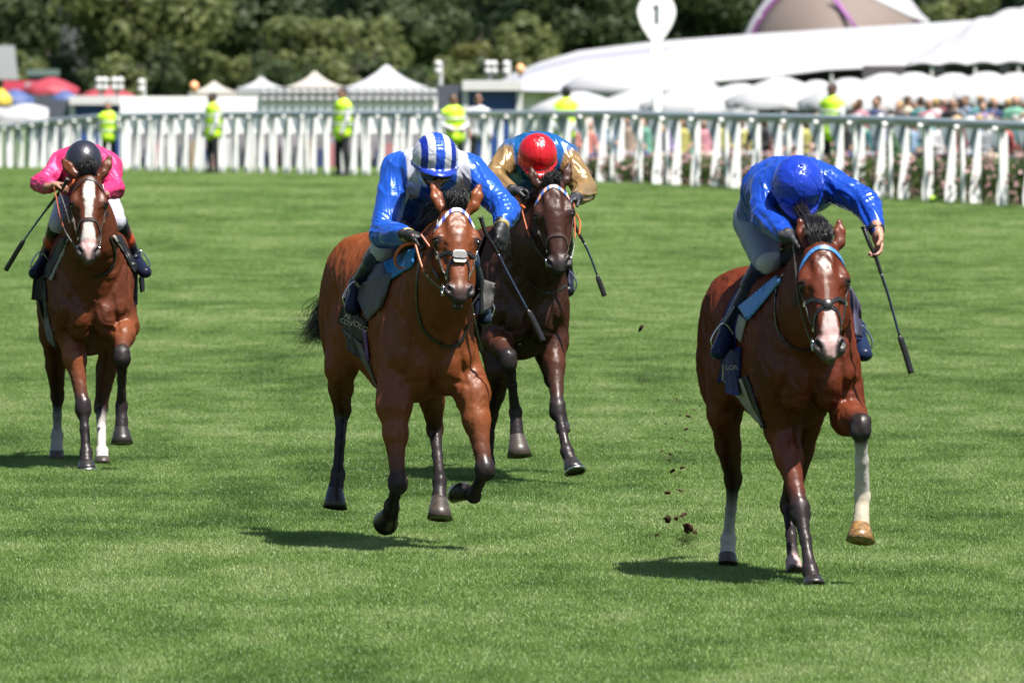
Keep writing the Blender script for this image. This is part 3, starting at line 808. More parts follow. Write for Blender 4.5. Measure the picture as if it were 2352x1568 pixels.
        for i in range(fl):
            a = H(.015 + r.uniform(-.02, .02), r.uniform(-.045, .045), .02); dv = s.J(*sp.get('flk', sp['poll'])) - s.J(*sp['poll'])
            mid = a + s.hn * .03 + np.array([0, 0, .03]) + r.normal(0, .012, 3) + dv * .4
            e = a * .35 + (s.P0 + s.hn * .02) * .65 + dv * 1.05 + r.normal(0, .016, 3) + s.hn * .03
            paths.append(bez([a, mid, e], 4))
        for (a, bnd, sprd, cnt, w_) in sp.get('tufts', []):
            A = s.J(*a); E = s.J(*bnd)
            lk = Blob(); lk.chain([A, lerp(A, E, .5) + np.array([0, 0, .01]), lerp(A, E, .93)], [sprd*.75, sprd*1.0, sprd*.35], .02, side=s.F, flat=.7)
            Vl, Fl = lk.mesh(.008); ml = mesh_from('lock', Vl, Fl); displace(ml, lambda Q: .006 * fold_noise((Q - A) - np.outer((Q - A) @ unit(E - A), unit(E - A)) * .8, 60, 5, .4, 2)); link('lock', ml, s.root, [hm])
            for i in range(cnt):
                p0 = A + r.normal(0, sprd*.5, 3); e = E + r.normal(0, sprd * .75, 3)
                paths.append(bez([p0, lerp(p0, e, .5) + r.normal(0, sprd*.4, 3), e], 4))
        fA = H(.01, 0, .0); fE = fA * .55 + (s.P0 + s.hn*.02) * .45 + (s.J(*sp.get('flk', sp['poll'])) - s.J(*sp['poll'])) * .75
        lk = Blob(); lk.chain([fA, lerp(fA, fE, .5) + s.hn*.015, fE], [.028, .036, .014], .02, side=s.hl, flat=1.25); Vl, Fl = lk.mesh(.008); link('forelock', mesh_from('forelock', Vl, Fl), s.root, [hm])
        crest0 = s.B(.10, 0, 1.60); pc = H(-.02, 0, -.03)
        c1 = lerp(crest0, pc, .5) + np.array([0, 0, .03])
        md = sp.get('mane_side', -1)
        for i in range(320):
            u = r.random(); base = lerp(lerp(crest0, c1, min(1, 2*u)), pc, max(0, 2*u-1)); base = base + np.array([0, 0, -.02])
            sw = s.L * md * (.05 + .05*r.random()) ; lift = np.array([0, 0, sp.get('mane_up', .05) * r.uniform(.3, 1)])
            e = base + sw * 1.3 - s.F * .10 * r.random() + np.array([0, 0, -.02]) + r.normal(0, .015, 3)
            paths.append(bez([base, base + sw * .5 + lift, e], 4))
        hair_strands(paths, 'mane', hm, s.root, .0024)
        # tail
        T = s.B(-1.28, 0, 1.42); tl = [s.J(*p) for p in sp['tail']]; paths = []
        for i in range(420):
            pts = [T + r.normal(0, .015, 3)] + [q + r.normal(0, .022 * (j + 1), 3) for j, q in enumerate(tl)]
            paths.append(bez(pts, 5))
        hair_strands(paths, 'tail', hm, s.root, .0028)
# ------------------------------------------------------------------ trees
def leaf_mat(name, a, b_):
    if name in MATS: return MATS[name]
    m = bpy.data.materials.new(name); N, L, b = nodes_of(m)
    geo = N.new('ShaderNodeNewGeometry')
    nz = N.new('ShaderNodeTexNoise'); nz.inputs['Scale'].default_value = .9; nz.inputs['Detail'].default_value = 3; L.new(geo.outputs['Position'], nz.inputs['Vector'])
    ad = N.new('ShaderNodeMath'); ad.operation = 'MULTIPLY_ADD'; ad.inputs[1].default_value = .2; L.new(geo.outputs['Random Per Island'], ad.inputs[0]); L.new(nz.outputs['Fac'], ad.inputs[2])
    mr = N.new('ShaderNodeMapRange'); mr.inputs['From Min'].default_value = .4; mr.inputs['From Max'].default_value = .95; L.new(ad.outputs[0], mr.inputs['Value'])
    mx = N.new('ShaderNodeMix'); mx.data_type = 'RGBA'; mx.inputs['A'].default_value = (*[c*1.0 for c in a], 1); mx.inputs['B'].default_value = (*[c*1.0 for c in b_], 1)
    L.new(mr.outputs[0], mx.inputs['Factor']); L.new(mx.outputs['Result'], b.inputs['Base Color']); b.inputs['Roughness'].default_value = .55
    b.inputs['Specular IOR Level'].default_value = .3
    tr = N.new('ShaderNodeBsdfTranslucent'); L.new(mx.outputs['Result'], tr.inputs['Color'])
    ms = N.new('ShaderNodeMixShader'); ms.inputs[0].default_value = .5; L.new(b.outputs[0], ms.inputs[1]); L.new(tr.outputs[0], ms.inputs[2])
    L.new(ms.outputs[0], N['Material Output'].inputs['Surface']); MATS[name] = m; return m
def cards(C, N_, size, r):
    n = len(C); a = r.normal(size=(n, 3)); nn = N_ + r.normal(0, .38, (n, 3)); nn /= np.linalg.norm(nn, axis=1)[:, None]
    u = np.cross(nn, a); u /= np.linalg.norm(u, axis=1)[:, None]; v = np.cross(nn, u); s = size * r.uniform(.6, 1.4, (n, 1))
    V = np.stack([C - u*s, C - v*s*.6, C + u*s, C + v*s*.6], 1).reshape(-1, 3)
    return V, np.arange(4*n).reshape(-1, 4)
def tree(name, px, d, h, wd, mats, label, group, base_h=.8, seed=0, leaf=.26, n=2600, z0=-1.15, lobes=26):
    r = np.random.default_rng(seed); p = at(px, 100, d); root = empty(name, (p[0], d, z0), label, 'tree', group)
    bark = simple('tree bark', (.075, .06, .045), .9, noise=.3, scale=4)
    m = MB(); pts = [(0, 0, -.3), (r.normal(0, .1), 0, h*.3), (r.normal(0, .25), r.normal(0, .2), h*.6), (r.normal(0, .3), 0, h*.85)]
    m.tube(bez(pts, 3), [wd*.045*(1 - .08*i) for i in range(10)], 8)
    for i in range(7):
        a = r.uniform(0, 6.28); z = h*r.uniform(.25, .6); m.tube([(0, 0, z), (math.cos(a)*wd*.2, math.sin(a)*wd*.2, z+h*.12), (math.cos(a)*wd*.38, math.sin(a)*wd*.38, z+h*.22)], [wd*.018, wd*.012, wd*.006], 6)
    m.build('trunk', bark, root, True)
    # crown: leaf clumps on many overlapping lobes
    Cs = []; Ns = []
    zc = (base_h + h) / 2; hz = (h - base_h) / 2
    for i in range(lobes):
        t = r.normal(size=3); t /= np.linalg.norm(t); q = r.uniform(.35, .82)
        c = np.array([t[0]*wd/2*q, t[1]*wd/2*q, zc + t[2]*hz*q]); R_ = wd * r.uniform(.15, .26)
        k = n // lobes; dr = r.normal(size=(k, 3)); dr /= np.linalg.norm(dr, axis=1)[:, None]; rad = R_ * r.uniform(.55, 1.05, (k, 1))
        P = c + dr * rad * np.array([1, 1, .8]); Cs.append(P); Ns.append(dr)
    V, F = cards(np.concatenate(Cs), np.concatenate(Ns), leaf, r)
    link('crown', mesh_from('crown', V, F, False), root, [mats])
    return root
def build_trees():
    olive = leaf_mat('olive leaves', (.100, .126, .042), (.205, .225, .085)); dark = leaf_mat('dark leaves', (.026, .048, .026), (.058, .085, .044)); mid = leaf_mat('mid leaves', (.045, .070, .030), (.095, .125, .050))
    pale = leaf_mat('grey leaves', (.10, .11, .10), (.30, .31, .31)); gold = leaf_mat('yellow green leaves', (.06, .075, .015), (.20, .20, .055))
    g = 'trees standing behind the tents'
    L = [('oak_tree', 350, 560, 11, 8.2, olive, 'broad olive green tree with a rounded crown behind the red umbrellas', .5, 5200),
         ('oak_tree', 60, 600, 12, 9, mid, 'dull green tree behind the white board at the frame edge', .3, 3600),
         ('birch_tree', 165, 575, 11, 1.7, pale, 'narrow pale grey weeping tree beside the broad olive tree', 3.0, 900),
         ('oak_tree', 690, 590, 6.2, 4.6, olive, 'small olive tree with yellowish leaves above the small pagoda tents', .3, 2400),
         ('oak_tree', 850, 585, 5.4, 4.8, olive, 'small olive tree right behind the tallest pagoda tent', .3, 2400),
         ('oak_tree', 905, 640, 13, 9.5, mid, 'tall green tree rising behind the tallest pagoda tent', .3, 4200),
         ('oak_tree', 590, 650, 13, 8.5, mid, 'tall green tree standing between the broad olive tree and the pagodas', .3, 4000),
         ('oak_tree', 1085, 600, 5.0, 2.8, gold, 'thin yellow green tree above the dark gap by the kiosk', .3, 1200),
         ('oak_tree', 1205, 600, 6.0, 3.8, olive, 'small bushy tree at the low end of the large marquee roof', .3, 2000),
         ('oak_tree', 1330, 640, 11, 7.5, mid, 'green tree above the left slope of the large marquee', .3, 3600),
         ('oak_tree', 1600, 650, 12, 9, mid, 'green tree behind the marker sign and the marquee roof', .3, 3800),
         ('oak_tree', 2190, 560, 7.6, 5.0, olive, 'olive tree seen between the brown shell and the right marquee', .3, 2400)]
    for i, (nm, px, d, h, w, m, lab, bh, n) in enumerate(L): tree(nm, px, d, h, w, m, lab, g, -.3, 100+i, .23 if w > 3 else .14, n*3, -1.15, 40)
    lab = ['at the far left corner', 'behind the pale weeping tree', 'behind the broad olive tree', 'above the smallest pagoda', 'above the scalloped tent', 'above the tallest pagoda', 'in the deep gap over the kiosk',
           'over the end of the marquee', 'left of the marker sign', 'right of the marker sign', 'beside the brown shell', 'behind the right marquee', 'beyond the right frame edge', 'second beyond the right frame edge', 'third beyond the right frame edge', 'beyond the left frame edge', 'second beyond the left frame edge', 'third beyond the left frame edge']
    for i in range(18):
        px = -60 + i * 215 if i < 15 else -60 - (i - 14) * 215; tree('background_tree', px, 720 + 25 * (i % 3), 14 + (i*7 % 4), 12.5, dark, 'tall dark tree %s, in the rear line' % lab[i], 'dark trees in the rear line', -.8, 300+i, .36, 6500, -1.15, 42)
    for i in range(17):
        px = -40 + i*82; tree('shrub', px, 545 + 9*(i*5 % 4), 3.1 + .5*(i*7 % 3), 3.0, [mid, olive, mid][i % 3], 'low bushy shrub behind the tents, %s in the line from the left' % ['first', 'second', 'third', 'fourth', 'fifth', 'sixth', 'seventh', 'eighth', 'ninth', 'tenth', 'eleventh', 'twelfth', 'thirteenth', 'fourteenth', 'fifteenth', 'sixteenth', 'seventeenth'][i], 'low shrubs behind the tents', -.4, 500+i, .17, 1500, -1.15, 16)
# ------------------------------------------------------------------ running rails
RAIL = np.array([(-700, 412, 345), (-160, 402, 312), (0, 395, 294), (120, 394, 279), (250, 394, 268), (500, 392, 264), (750, 392, 262), (1000, 394, 262), (1240, 404, 262), (1405, 415, 262), (1533, 424, 266), (1740, 434, 270), (2046, 451, 277), (2303, 469, 288), (2480, 480, 295), (3000, 520, 318)], float)
RH = 1.27
def rail_at(px, back=0.):
    b = np.interp(px, RAIL[:, 0], RAIL[:, 1]); t = np.interp(px, RAIL[:, 0], RAIL[:, 2]); s = (b - t) / RH; d = FOC / s
    p = at(px, b, d); return np.array([p[0], p[1] + back, float(terrain(0, d + back))]), at(px, t, d)[2]
def build_rail():
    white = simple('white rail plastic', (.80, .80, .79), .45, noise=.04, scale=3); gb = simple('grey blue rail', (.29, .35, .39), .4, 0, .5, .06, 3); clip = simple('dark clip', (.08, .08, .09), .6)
    for which in (0, 1):
        o0, _ = rail_at(1176); back = 0. if which == 0 else 1.1
        root = empty('running_rail', tuple(o0 + np.array([0, back, 0])), ['front running rail of white curved posts under a grey blue top rail', 'second running rail of broad white tapering fins just behind the front one'][which], 'fence', None)
        off = o0 + np.array([0, back, 0])
        P = []
        for px in np.arange(-640, 2960, 30):
            b, zt = rail_at(px, back); P.append(np.array([b[0], b[1] - (.12 if which == 0 else .0), zt + (0 if which == 0 else -.03)]) - off)
        m = MB(); m.tube(P, .075 if which == 0 else .055, 10, flat=.7); m.build('top_rail', gb, root, True)
        if which == 0:
            xs = [2940, 2840, 2745, 2655, 2568, 2484, 2400, 2300, 2212, 2128, 2046, 1965, 1888, 1813, 1740, 1670, 1600, 1533, 1471, 1405]; x = 1405
            while x > -600: x -= np.interp(x, [0, 250, 900, 1405], [31, 34, 45, 60]); xs.append(x)
        else:
            xs = [2930, 2862, 2795, 2730, 2666, 2604, 2544, 2485, 2428, 2370, 2309, 2247, 2189, 2136, 2081, 2026, 1979, 1930, 1884, 1836, 1788, 1739, 1692, 1646]; x = 1646
            while x > -600: x -= np.interp(x, [0, 250, 900, 1646], [25, 27, 32, 46]); xs.append(x)
        for i, x in enumerate(xs):
            b, zt = rail_at(x, back); h = zt - b[2]; b = b - off; tw = unit([-.8, -.6, 0])      # towards the track
            if which == 0:
                m = MB(); U = np.array([0, 0, 1.])
                pts = [b + U*-.1, b + U*h*.5 + tw*.01, b + U*h*.80 + tw*.03, b + U*h*.90 + tw*.05, b + U*(h*.945) + tw*.10, b + U*(h*.955) + tw*.17]
                m.tube(bez(pts, 3), [.044]*6 + [.043]*10, 8, flat=.9, up=(0, 1, 0)); m.build('rail_post', white, root, True)
            else:
                w = rng.uniform(-.01, .01)
                M = np.array([[1, 0, 0], [0, 0, 1], [0, 1, 0]], float)
                wf = .8 if x < 1300 else 1.; poly = [(.085, 0), (.095, .12), (.085, h*.90), (.045+w, h*.92), (-.02+w, h*.60), (-.095, .16), (-.085, 0)]; poly = [(a*wf, c) for a, c in poly]
                m = MB(); m.prism(poly, .07, M, b); m.cur = 0; f = m.build('rail_fin', white, root)
                m = MB(); m.prism([(-.03+w, h*.58), (.03, h*.90), (.03, h), (-.20, h), (-.165, h*.84)], .05, M, b + np.array([.01, -.03, 0])); m.build('rail_arm', gb, f)  # grey-blue paints the shaded side face of the white fin's arm
                if x > 1350:
                    m = MB(); m.box(b + np.array([.0, -.01, .27]), (.016, .012, .035)); m.build('clip', clip, f)
# ------------------------------------------------------------------ people behind the rail
def ids(b, V, grp):
    best = np.full(len(V), 1e9); out = np.zeros(len(V), int)
    for p, g in zip(b.P, grp):
        d = p.d(V); m = d < best - .0; best = np.where(m, d, best); out = np.where(m, g, out)
    return out
def figure_mesh(kind, r, vox=.022, big=False):
    """0 skin, 1 top, 2 legs, 3 hair or hat, 4 shoes, 5 vest"""
    b = Blob(); G = []
    def c(a, e, ra, rb, g, k=.03, side=None, flat=1.): b.cone(a, e, ra, rb, k, None, side, flat); G.append(g)
    def el(c_, rr, g, k=.02): b.ell(c_, rr, None, k); G.append(g)
    X = np.array([1., 0, 0]); j = lambda s: r.normal(0, s)
    if kind == 'seat': hz, sh = .52, 1.02
    else: hz, sh = .93, 1.43
    ln = j(.03)
    tg = 5 if kind in ('vest', 'vest_back', 'vest_side') else 1
    vw = 1.22 if tg == 5 else 1.; c((0, 0, hz - (.06 if tg == 5 else 0)), (0, .02, hz+.2), .14*vw, .125*vw, tg if kind != 'seat' else 1, .04, X, 1.2); c((0, .02, hz+.2), (ln, 0, sh-.05), .13*vw, .12*vw, tg, .04, X, 1.35)
    for q in (-1, 1):
        c((q*.1+ln, 0, sh-.04), (q*.19+ln, 0, sh-.06), .07, .062, tg, .03)
        if kind == 'vest': e = (q*.27, .02, sh-.32); w = (q*.10, -.17, sh-.40)
        elif kind == 'vest_back': e = (q*.27, .06, sh-.32); w = (q*.12, .14, sh-.5)
        elif kind == 'vest_side': e = (q*.22, -.05, sh-.33); w = (q*.16, -.14, sh-.56)
        elif kind == 'seat': e = (q*.25, -.06, sh-.28); w = (q*.12, -.26, sh-.34)
        elif kind == 'arm_up' and q == 1: e = (q*.30, -.16, sh-.16); w = (q*.14, -.30, sh+.05)
        else: e = (q*.25, .0, sh-.30); w = (q*.24+j(.05), -.08, sh-.55)
        c((q*.19+ln, 0, sh-.06), e, .052, .043, 1); c(e, w, .042, .032, 1 if kind.startswith('vest') or r.random() < .5 else 0)
        el(np.array(w) + np.array([0, -.02, -.05]), (.03, .028, .05), 0)
        if kind == 'seat': c((q*.09, 0, hz), (q*.12, -.42, hz-.02), .09, .065, 2); c((q*.12, -.42, hz-.02), (q*.12, -.40, .08), .06, .04, 2); el((q*.12, -.46, .05), (.045, .12, .045), 4)
        elif kind == 'dress': c((q*.08, 0, hz), (q*.07, 0, .5), .11, .05, 2 if True else 0); c((q*.07, 0, .5), (q*.07, 0, .08), .048, .035, 0); el((q*.07, -.05, .04), (.04, .11, .04), 4)
        else: c((q*.09, 0, hz-.02), (q*.12, -.01, .5), .095, .066, 2); c((q*.12, -.01, .5), (q*.13, .02, .08), .062, .046, 2); el((q*.13, -.04, .04), (.045, .13, .045), 4)
    if kind == 'dress': c((0, 0, hz), (0, 0, .52), .15, .23, 1, .04)
    c((ln, 0, sh-.05), (ln, -.01, sh+.1), .055, .05, 0); hc = np.array([ln, -.02, sh+.19])
    el(hc, (.078, .095, .112), 0); el(hc + (0, -.035, -.06), (.055, .055, .05), 0); c(hc + (0, -.085, -.01), hc + (0, -.108, -.035), .012, .014, 0, .01)
    for q in (-1, 1): el(hc + (q*.078, .005, -.01), (.012, .022, .03), 0)
    el(hc + (0, .022, .03), (.086, .098, .10), 3)
    if kind in ('cap', 'vest', 'vest_side') or r.random() < .2: el(hc + (0, -.09, .045), (.07, .06, .012), 3, .01)
    if kind in ('dress', 'seat') and r.random() < .55: el(hc + (0, 0, .065), (.21, .21, .014), 3, .02)
    V, F = b.mesh(vox); me = mesh_from('figure', V, F); idv = ids(b, V, G)
    f = idv[F]; mi = np.array([np.bincount(x).argmax() for x in f]) if len(f) < 60000 else f[:, 0]
    me.polygons.foreach_set('material_index', mi.astype(np.int32)); me.update(); return me
def dress_person(me, loc, rz, mats, label, cat, group, sc=1.):
    o = bpy.data.objects.new('person', me); COL.objects.link(o); o.location = loc; o.rotation_euler = (0, 0, rz); o.scale = (sc, sc, sc)
    while len(me.materials) < 6: me.materials.append(None)
    for i, m in enumerate(mats):
        o.material_slots[i].link = 'OBJECT'; o.material_slots[i].material = m
    tag(o, label, cat, group); return o
def cm(name, c, rough=.8): return simple(name, c, rough, noise=.08, scale=6)
def build_people():
    r = np.random.default_rng(77)
    skins = [cm('light skin', (.55, .31, .23), .6), cm('tan skin', (.38, .20, .13), .6), cm('brown skin', (.13, .065, .04), .6)]
    hiv = simple('hi vis yellow', (.50, .80, .03), .55, noise=.06, scale=5); white = cm('white shirt cotton', (.74, .74, .78)); blk = cm('black cloth', (.012, .012, .016)); tape = simple('silver reflective tape', (.5, .52, .55), .35)
    st = [(250, 236, 263, 'vest_back', 1, .1, 'steward in a yellow vest bending behind the rail near the left kiosk'),
          (489, 214, 258, 'vest_side', 2, -1.0, 'steward in a yellow vest with white sleeves standing left of the scalloped tent'),
          (786, 200, 252, 'vest_side', 1, -.9, 'steward in a yellow vest in front of the tallest pagoda tent'),
          (1045, 218, 243, 'vest', 1, .3, 'steward in a yellow vest with folded arms beside the right kiosk'),
          (1100, 216, 246, 'cap', 1, 0, 'person in a white shirt and dark cap in front of the blue kiosk panel'),
          (1296, 198, 240, 'vest_back', 2, 3.14, 'steward in a yellow vest seen from behind at the marquee'),
          (1912, 187, 228, 'vest_side', 2, -.5, 'steward in a yellow vest standing alone by the parasols on the right')]
    for (px, ytop, d, kind, sk, rz, lab) in st:
        z = at(px, ytop, d)[2]; zg = float(terrain(0, d)); p = at(px, 300, d); sc = min(1.13, (z - zg) / 1.73)
        me = figure_mesh(kind, np.random.default_rng(int(px)), .020); o = dress_person(me, (p[0], d, zg), rz, [skins[sk], white, blk, blk, blk, hiv], lab, 'person', 'stewards standing at the rail', sc)
        if kind.startswith('vest'):
            for zz, rr in ((1.02, .185), (1.24, .190)):
                m = MB(); pts = [np.array([math.cos(a)*rr*1.28, math.sin(a)*rr + .01, zz]) for a in np.linspace(0, 2*math.pi, 17)]
                V, F = ribbon(pts, [unit([p_[0], p_[1], 0]) for p_ in pts], .05, .004); link('reflective_band', mesh_from('reflective_band', V, F), o, [tape])
    cols = dict(white=(.72, .72, .74), pink=(.75, .28, .36), navy=(.03, .05, .14), red=(.55, .06, .06), black=(.015, .015, .02), lilac=(.35, .25, .55), grey=(.25, .27, .3), cream=(.65, .55, .42), mint=(.20, .60, .42), yellow=(.6, .55, .10), sky=(.25, .42, .65), burgundy=(.22, .03, .05), coral=(.75, .22, .16), beige=(.45, .33, .24))
    hats = dict(straw=(.5, .38, .2), dark=(.02, .015, .012), white=(.7, .7, .68), blonde=(.42, .28, .10), brown=(.08, .04, .02), grey=(.35, .34, .33))
    kinds = ['stand', 'dress', 'seat', 'arm_up', 'stand', 'seat']; base = [[figure_mesh(k, np.random.default_rng(500+i*7+j), .028) for j in range(2)] for i, k in enumerate(kinds)]
    cols.update(teal=(.05, .30, .32), orange=(.7, .25, .05), green=(.10, .26, .10), peach=(.72, .45, .33)); combos = [(a, b_) for a in cols for b_ in hats]; r.shuffle(combos); ci = 0
    spots = []
    for i in range(36): spots.append((1752 + i*17.5 + r.uniform(-7, 7), r.uniform(232, 240), r.choice([2, 5])))
    for i in range(30): spots.append((1960 + i*14 + r.uniform(-9, 9), r.uniform(248, 262), r.choice([0, 1, 3, 4, 2])))
    for i in range(12): spots.append((1770 + i*17 + r.uniform(-9, 9), r.uniform(252, 262), r.choice([2, 5])))
    for i in range(22): spots.append((1320 + i*20 + r.uniform(-8, 8), r.uniform(238, 250), 2))
    used = {}
    for (px, d, k) in spots:
        a, b_ = combos[ci]; ci += 1; k = int(k); me = base[k][int(r.integers(0, 2))]; zg = float(terrain(0, d)); p = at(px, 200, d)
        drop = 0
        oc = cm(a + ' outfit', tuple(np.array(cols[a]) * .6 + .12 * np.mean(cols[a]))); hm = cm(b_ + ' hat or hair', hats[b_])
        lg = cm(['navy', 'grey', 'cream', 'black'][ci % 4] + ' outfit', cols[['navy', 'grey', 'cream', 'black'][ci % 4]]) if kinds[k] != 'dress' else oc
        what = 'seated' if k in (2, 5) else 'standing'; hw = {'straw': 'a straw hat', 'dark': 'dark hair', 'white': 'a white hat', 'blonde': 'blonde hair', 'brown': 'brown hair', 'grey': 'grey hair'}[b_]
        where = 'between the posts below the white dome' if px < 1745 else ('among the parasols' if d > 244 else 'close behind the rail')
        dress_person(me, (p[0], d, zg + drop), r.uniform(-.9, .9) + (0 if r.random() < .7 else 2.8), [skins[int(r.choice([0, 0, 0, 1, 2]))], oc, lg, hm, blk, oc], '%s spectator in %s with %s %s' % (what, a, hw, where), 'person', 'spectators behind the running rail', r.uniform(.94, 1.04))
# ------------------------------------------------------------------ flower beds
def build_flowers():
    r = np.random.default_rng(9); green = leaf_mat('rose leaves', (.03, .06, .015), (.12, .18, .04)); pink = simple('pink petals', (.78, .50, .50), .6, noise=.25, scale=9, trans=.3)
    i = 0
    for px in np.arange(1190, 2400, 38.):
        b, zt = rail_at(px, 2.6); h = np.interp(px, [1190, 1700, 2350], [.42, .62, .80]); root = empty('rose_bush', tuple(b), 'rose bush with pink flowers, number %d' % i, 'bush', 'pink rose bushes behind the rails')
        root['label'] = 'rose bush full of pink flowers in the bed behind the rails'
        n = 420; P = r.normal(size=(n, 3)); P /= np.linalg.norm(P, axis=1)[:, None]; P *= r.uniform(.5, 1, (n, 1)) ** .6; C = P * np.array([.34, .4, h/2]) + np.array([0, 0, h/2])
        V, F = cards(C, P, .045, r); link('foliage', mesh_from('foliage', V, F, False), root, [green])
        n = 30; P = r.normal(size=(n, 3)); P /= np.linalg.norm(P, axis=1)[:, None]; P[:, 1] = -abs(P[:, 1]); C = P * np.array([.36, .42, h/2*1.05]) + np.array([0, 0, h/2 + .03])
        VV = []; FF = []
        for c_ in C:
            v, f = cards(np.repeat(c_[None], 6, 0) + r.normal(0, .012, (6, 3)), r.normal(size=(6, 3)), .034, r); FF.append(f + len(VV)*24); VV.append(v)
        link('blossoms', mesh_from('blossoms', np.concatenate(VV), np.concatenate(FF), False), root, [pink]); i += 1
        m = MB()
        for k in range(4): m.tube([(r.uniform(-.1, .1), r.uniform(-.1, .1), -.05), (r.uniform(-.2, .2), r.uniform(-.2, .2), h*.7)], .008, 5)
        m.build('stems', simple('tree bark', (.075, .06, .045)), root)
# ------------------------------------------------------------------ tents, kiosks, marquees, shell
def PX(px, py, d): return at(px, py, d)
def sheet_between(name, rows, mat, parent, off, th=.04, smooth_=True):
    """membrane through rows of points, given thickness along its normal"""
    Rn = len(rows); C = len(rows[0]); P = np.array([[np.asarray(p) - off for p in row] for row in rows])
    du = np.gradient(P, axis=1); dv = np.gradient(P, axis=0); nn = np.cross(du, dv); nn /= (np.linalg.norm(nn, axis=2)[..., None] + 1e-9)
    V = np.concatenate([P.reshape(-1, 3), (P - nn*th).reshape(-1, 3)]); o = Rn*C; F = []
    for j in range(Rn-1):
        for i in range(C-1):
            F.append((j*C+i, j*C+i+1, (j+1)*C+i+1, (j+1)*C+i)); F.append((o+j*C+i, o+(j+1)*C+i, o+(j+1)*C+i+1, o+j*C+i+1))
    bd = [i for i in range(C-1)] + [j*C+C-1 for j in range(Rn-1)] + [(Rn-1)*C+i for i in range(C-1, 0, -1)] + [j*C for j in range(Rn-1, 0, -1)]
    F += [(bd[(k+1) % len(bd)], bd[k], o+bd[k], o+bd[(k+1) % len(bd)]) for k in range(len(bd))]
    return link(name, mesh_from(name, V, F, smooth_), parent, [mat])
def pagoda(px0, px1, peak, eave, d, label, mat, wallm, group='pagoda tents', wall_to=None, finial=True, scallop=0):
    cx = (px0+px1)/2; zp = PX(cx, peak, d)[2]; ze = PX(cx, eave, d)[2]; w = (px1-px0)/FOC*d; p = PX(cx, 300, d); zg = float(terrain(0, d)); root = empty('pagoda_tent', (p[0], d, zg), label, 'tent', group)
    n = 4; V = []; prof = [(1, 0), (.80, .10), (.6, .24), (.4, .42), (.2, .68), (.06, .93), (.0, 1.0)]
    N_ = 24
    for (r_, z_) in prof:
        for k in range(N_):
            a = 2*math.pi*k/N_; sq = 1/max(abs(math.cos(a)), abs(math.sin(a))); q = r_*w/2*(sq*.92+.08)
            V.append((math.cos(a)*q, math.sin(a)*q, ze-zg + (zp-ze)*z_ - .02*(sq-1)*(1-z_)))
    m = MB(); m.add(V, [(i*N_+k, i*N_+(k+1) % N_, (i+1)*N_+(k+1) % N_, (i+1)*N_+k) for i in range(len(prof)-1) for k in range(N_)]); m.build('roof', mat, root, True)
    m = MB(); h2 = w/2
    val = .22
    for (a, b_) in (((-h2, -h2), (h2, -h2)), ((h2, -h2), (h2, h2)), ((h2, h2), (-h2, h2)), ((-h2, h2), (-h2, -h2))):
        K = 12
        for i in range(K):
            p0 = lerp(a, b_, i/K); p1 = lerp(a, b_, (i+1)/K); dz = val*(1 if not scallop else 1)
            mid = (p0+p1)/2; m.add([(p0[0], p0[1], ze-zg), (p1[0], p1[1], ze-zg), (p1[0], p1[1], ze-zg-dz*.75), (mid[0], mid[1], ze-zg-dz), (p0[0], p0[1], ze-zg-dz*.75)], [(0, 1, 2, 3, 4)])
    m.build('valance', mat, root)
    m = MB()
    for sx in (-1, 1):
        for sy in (-1, 1): m.tube([(sx*h2*.98, sy*h2*.98, 0), (sx*h2*.98, sy*h2*.98, ze-zg)], .04, 6)
    m2 = simple('tent pole aluminium', (.6, .6, .62), .4, .6)
    for sx in (-1, 1):
        for sy in (-1, 1): q = MB(); q.tube([(sx*h2*.98, sy*h2*.98, 0), (sx*h2*.98, sy*h2*.98, ze-zg)], .04, 6); q.build('pole', m2, root)
    q = MB(); q.box((0, h2*.9, (ze-zg)/2), (h2*.97, .02, (ze-zg)/2)); q.build('back_wall', wallm, root)
    q = MB(); q.box((0, -h2*.93, .32), (h2*.96, .03, .32)); q.build('front_counter', wallm, root)
    return root
def parasol(px, top, d, w, label, mat, group='white parasols over the spectators', drop=.42, n=8, z_extra=0):
    zt = PX(px, top, d)[2]; p = PX(px, 300, d); zg = float(terrain(0, d)); root = empty('parasol', (p[0], d, zg), label, 'parasol', group); h = zt-zg
    V = []; F = []; prof = [(0, 0), (.15, -.03), (.45, -.30), (.75, -.68), (1, -1)]; K = n*3
    for (r_, z_) in prof:
        for k in range(K): a = 2*math.pi*k/K; sag = .10*(abs(math.sin(a*n/2))) ; V.append((math.cos(a)*r_*w/2*(1-.06*abs(math.sin(a*n/2))), math.sin(a)*r_*w/2*(1-.06*abs(math.sin(a*n/2))), h + drop*z_ - sag*r_*.3))
    for k in range(K): a = 2*math.pi*k/K; V.append((math.cos(a)*w/2*.97, math.sin(a)*w/2*.97, h - drop - .16 - .05*abs(math.sin(a*n))))
    R_ = len(prof)+1; F = [(i*K+k, (i+1)*K+k, (i+1)*K+(k+1) % K, i*K+(k+1) % K) for i in range(R_-1) for k in range(K)]
    m = MB(); m.add(V, F); m.build('canopy', mat, root, True)
    m = MB(); m.tube([(0, 0, 0), (0, 0, h)], .03, 8); m.build('pole', simple('tent pole aluminium', (.6, .6, .62), .4, .6), root)
    m = MB(); m.box((0, 0, .04), (.3, .3, .04)); m.build('base', simple('dark base', (.05, .05, .05), .7), root)
    for k in range(n):
        a = 2*math.pi*k/n; m = MB(); m.tube([(0, 0, h-drop*1.0), (math.cos(a)*w*.3, math.sin(a)*w*.3, h-drop*.62)], .012, 4); m.build('rib', simple('tent pole aluminium', (.6, .6, .62), .4, .6), root)
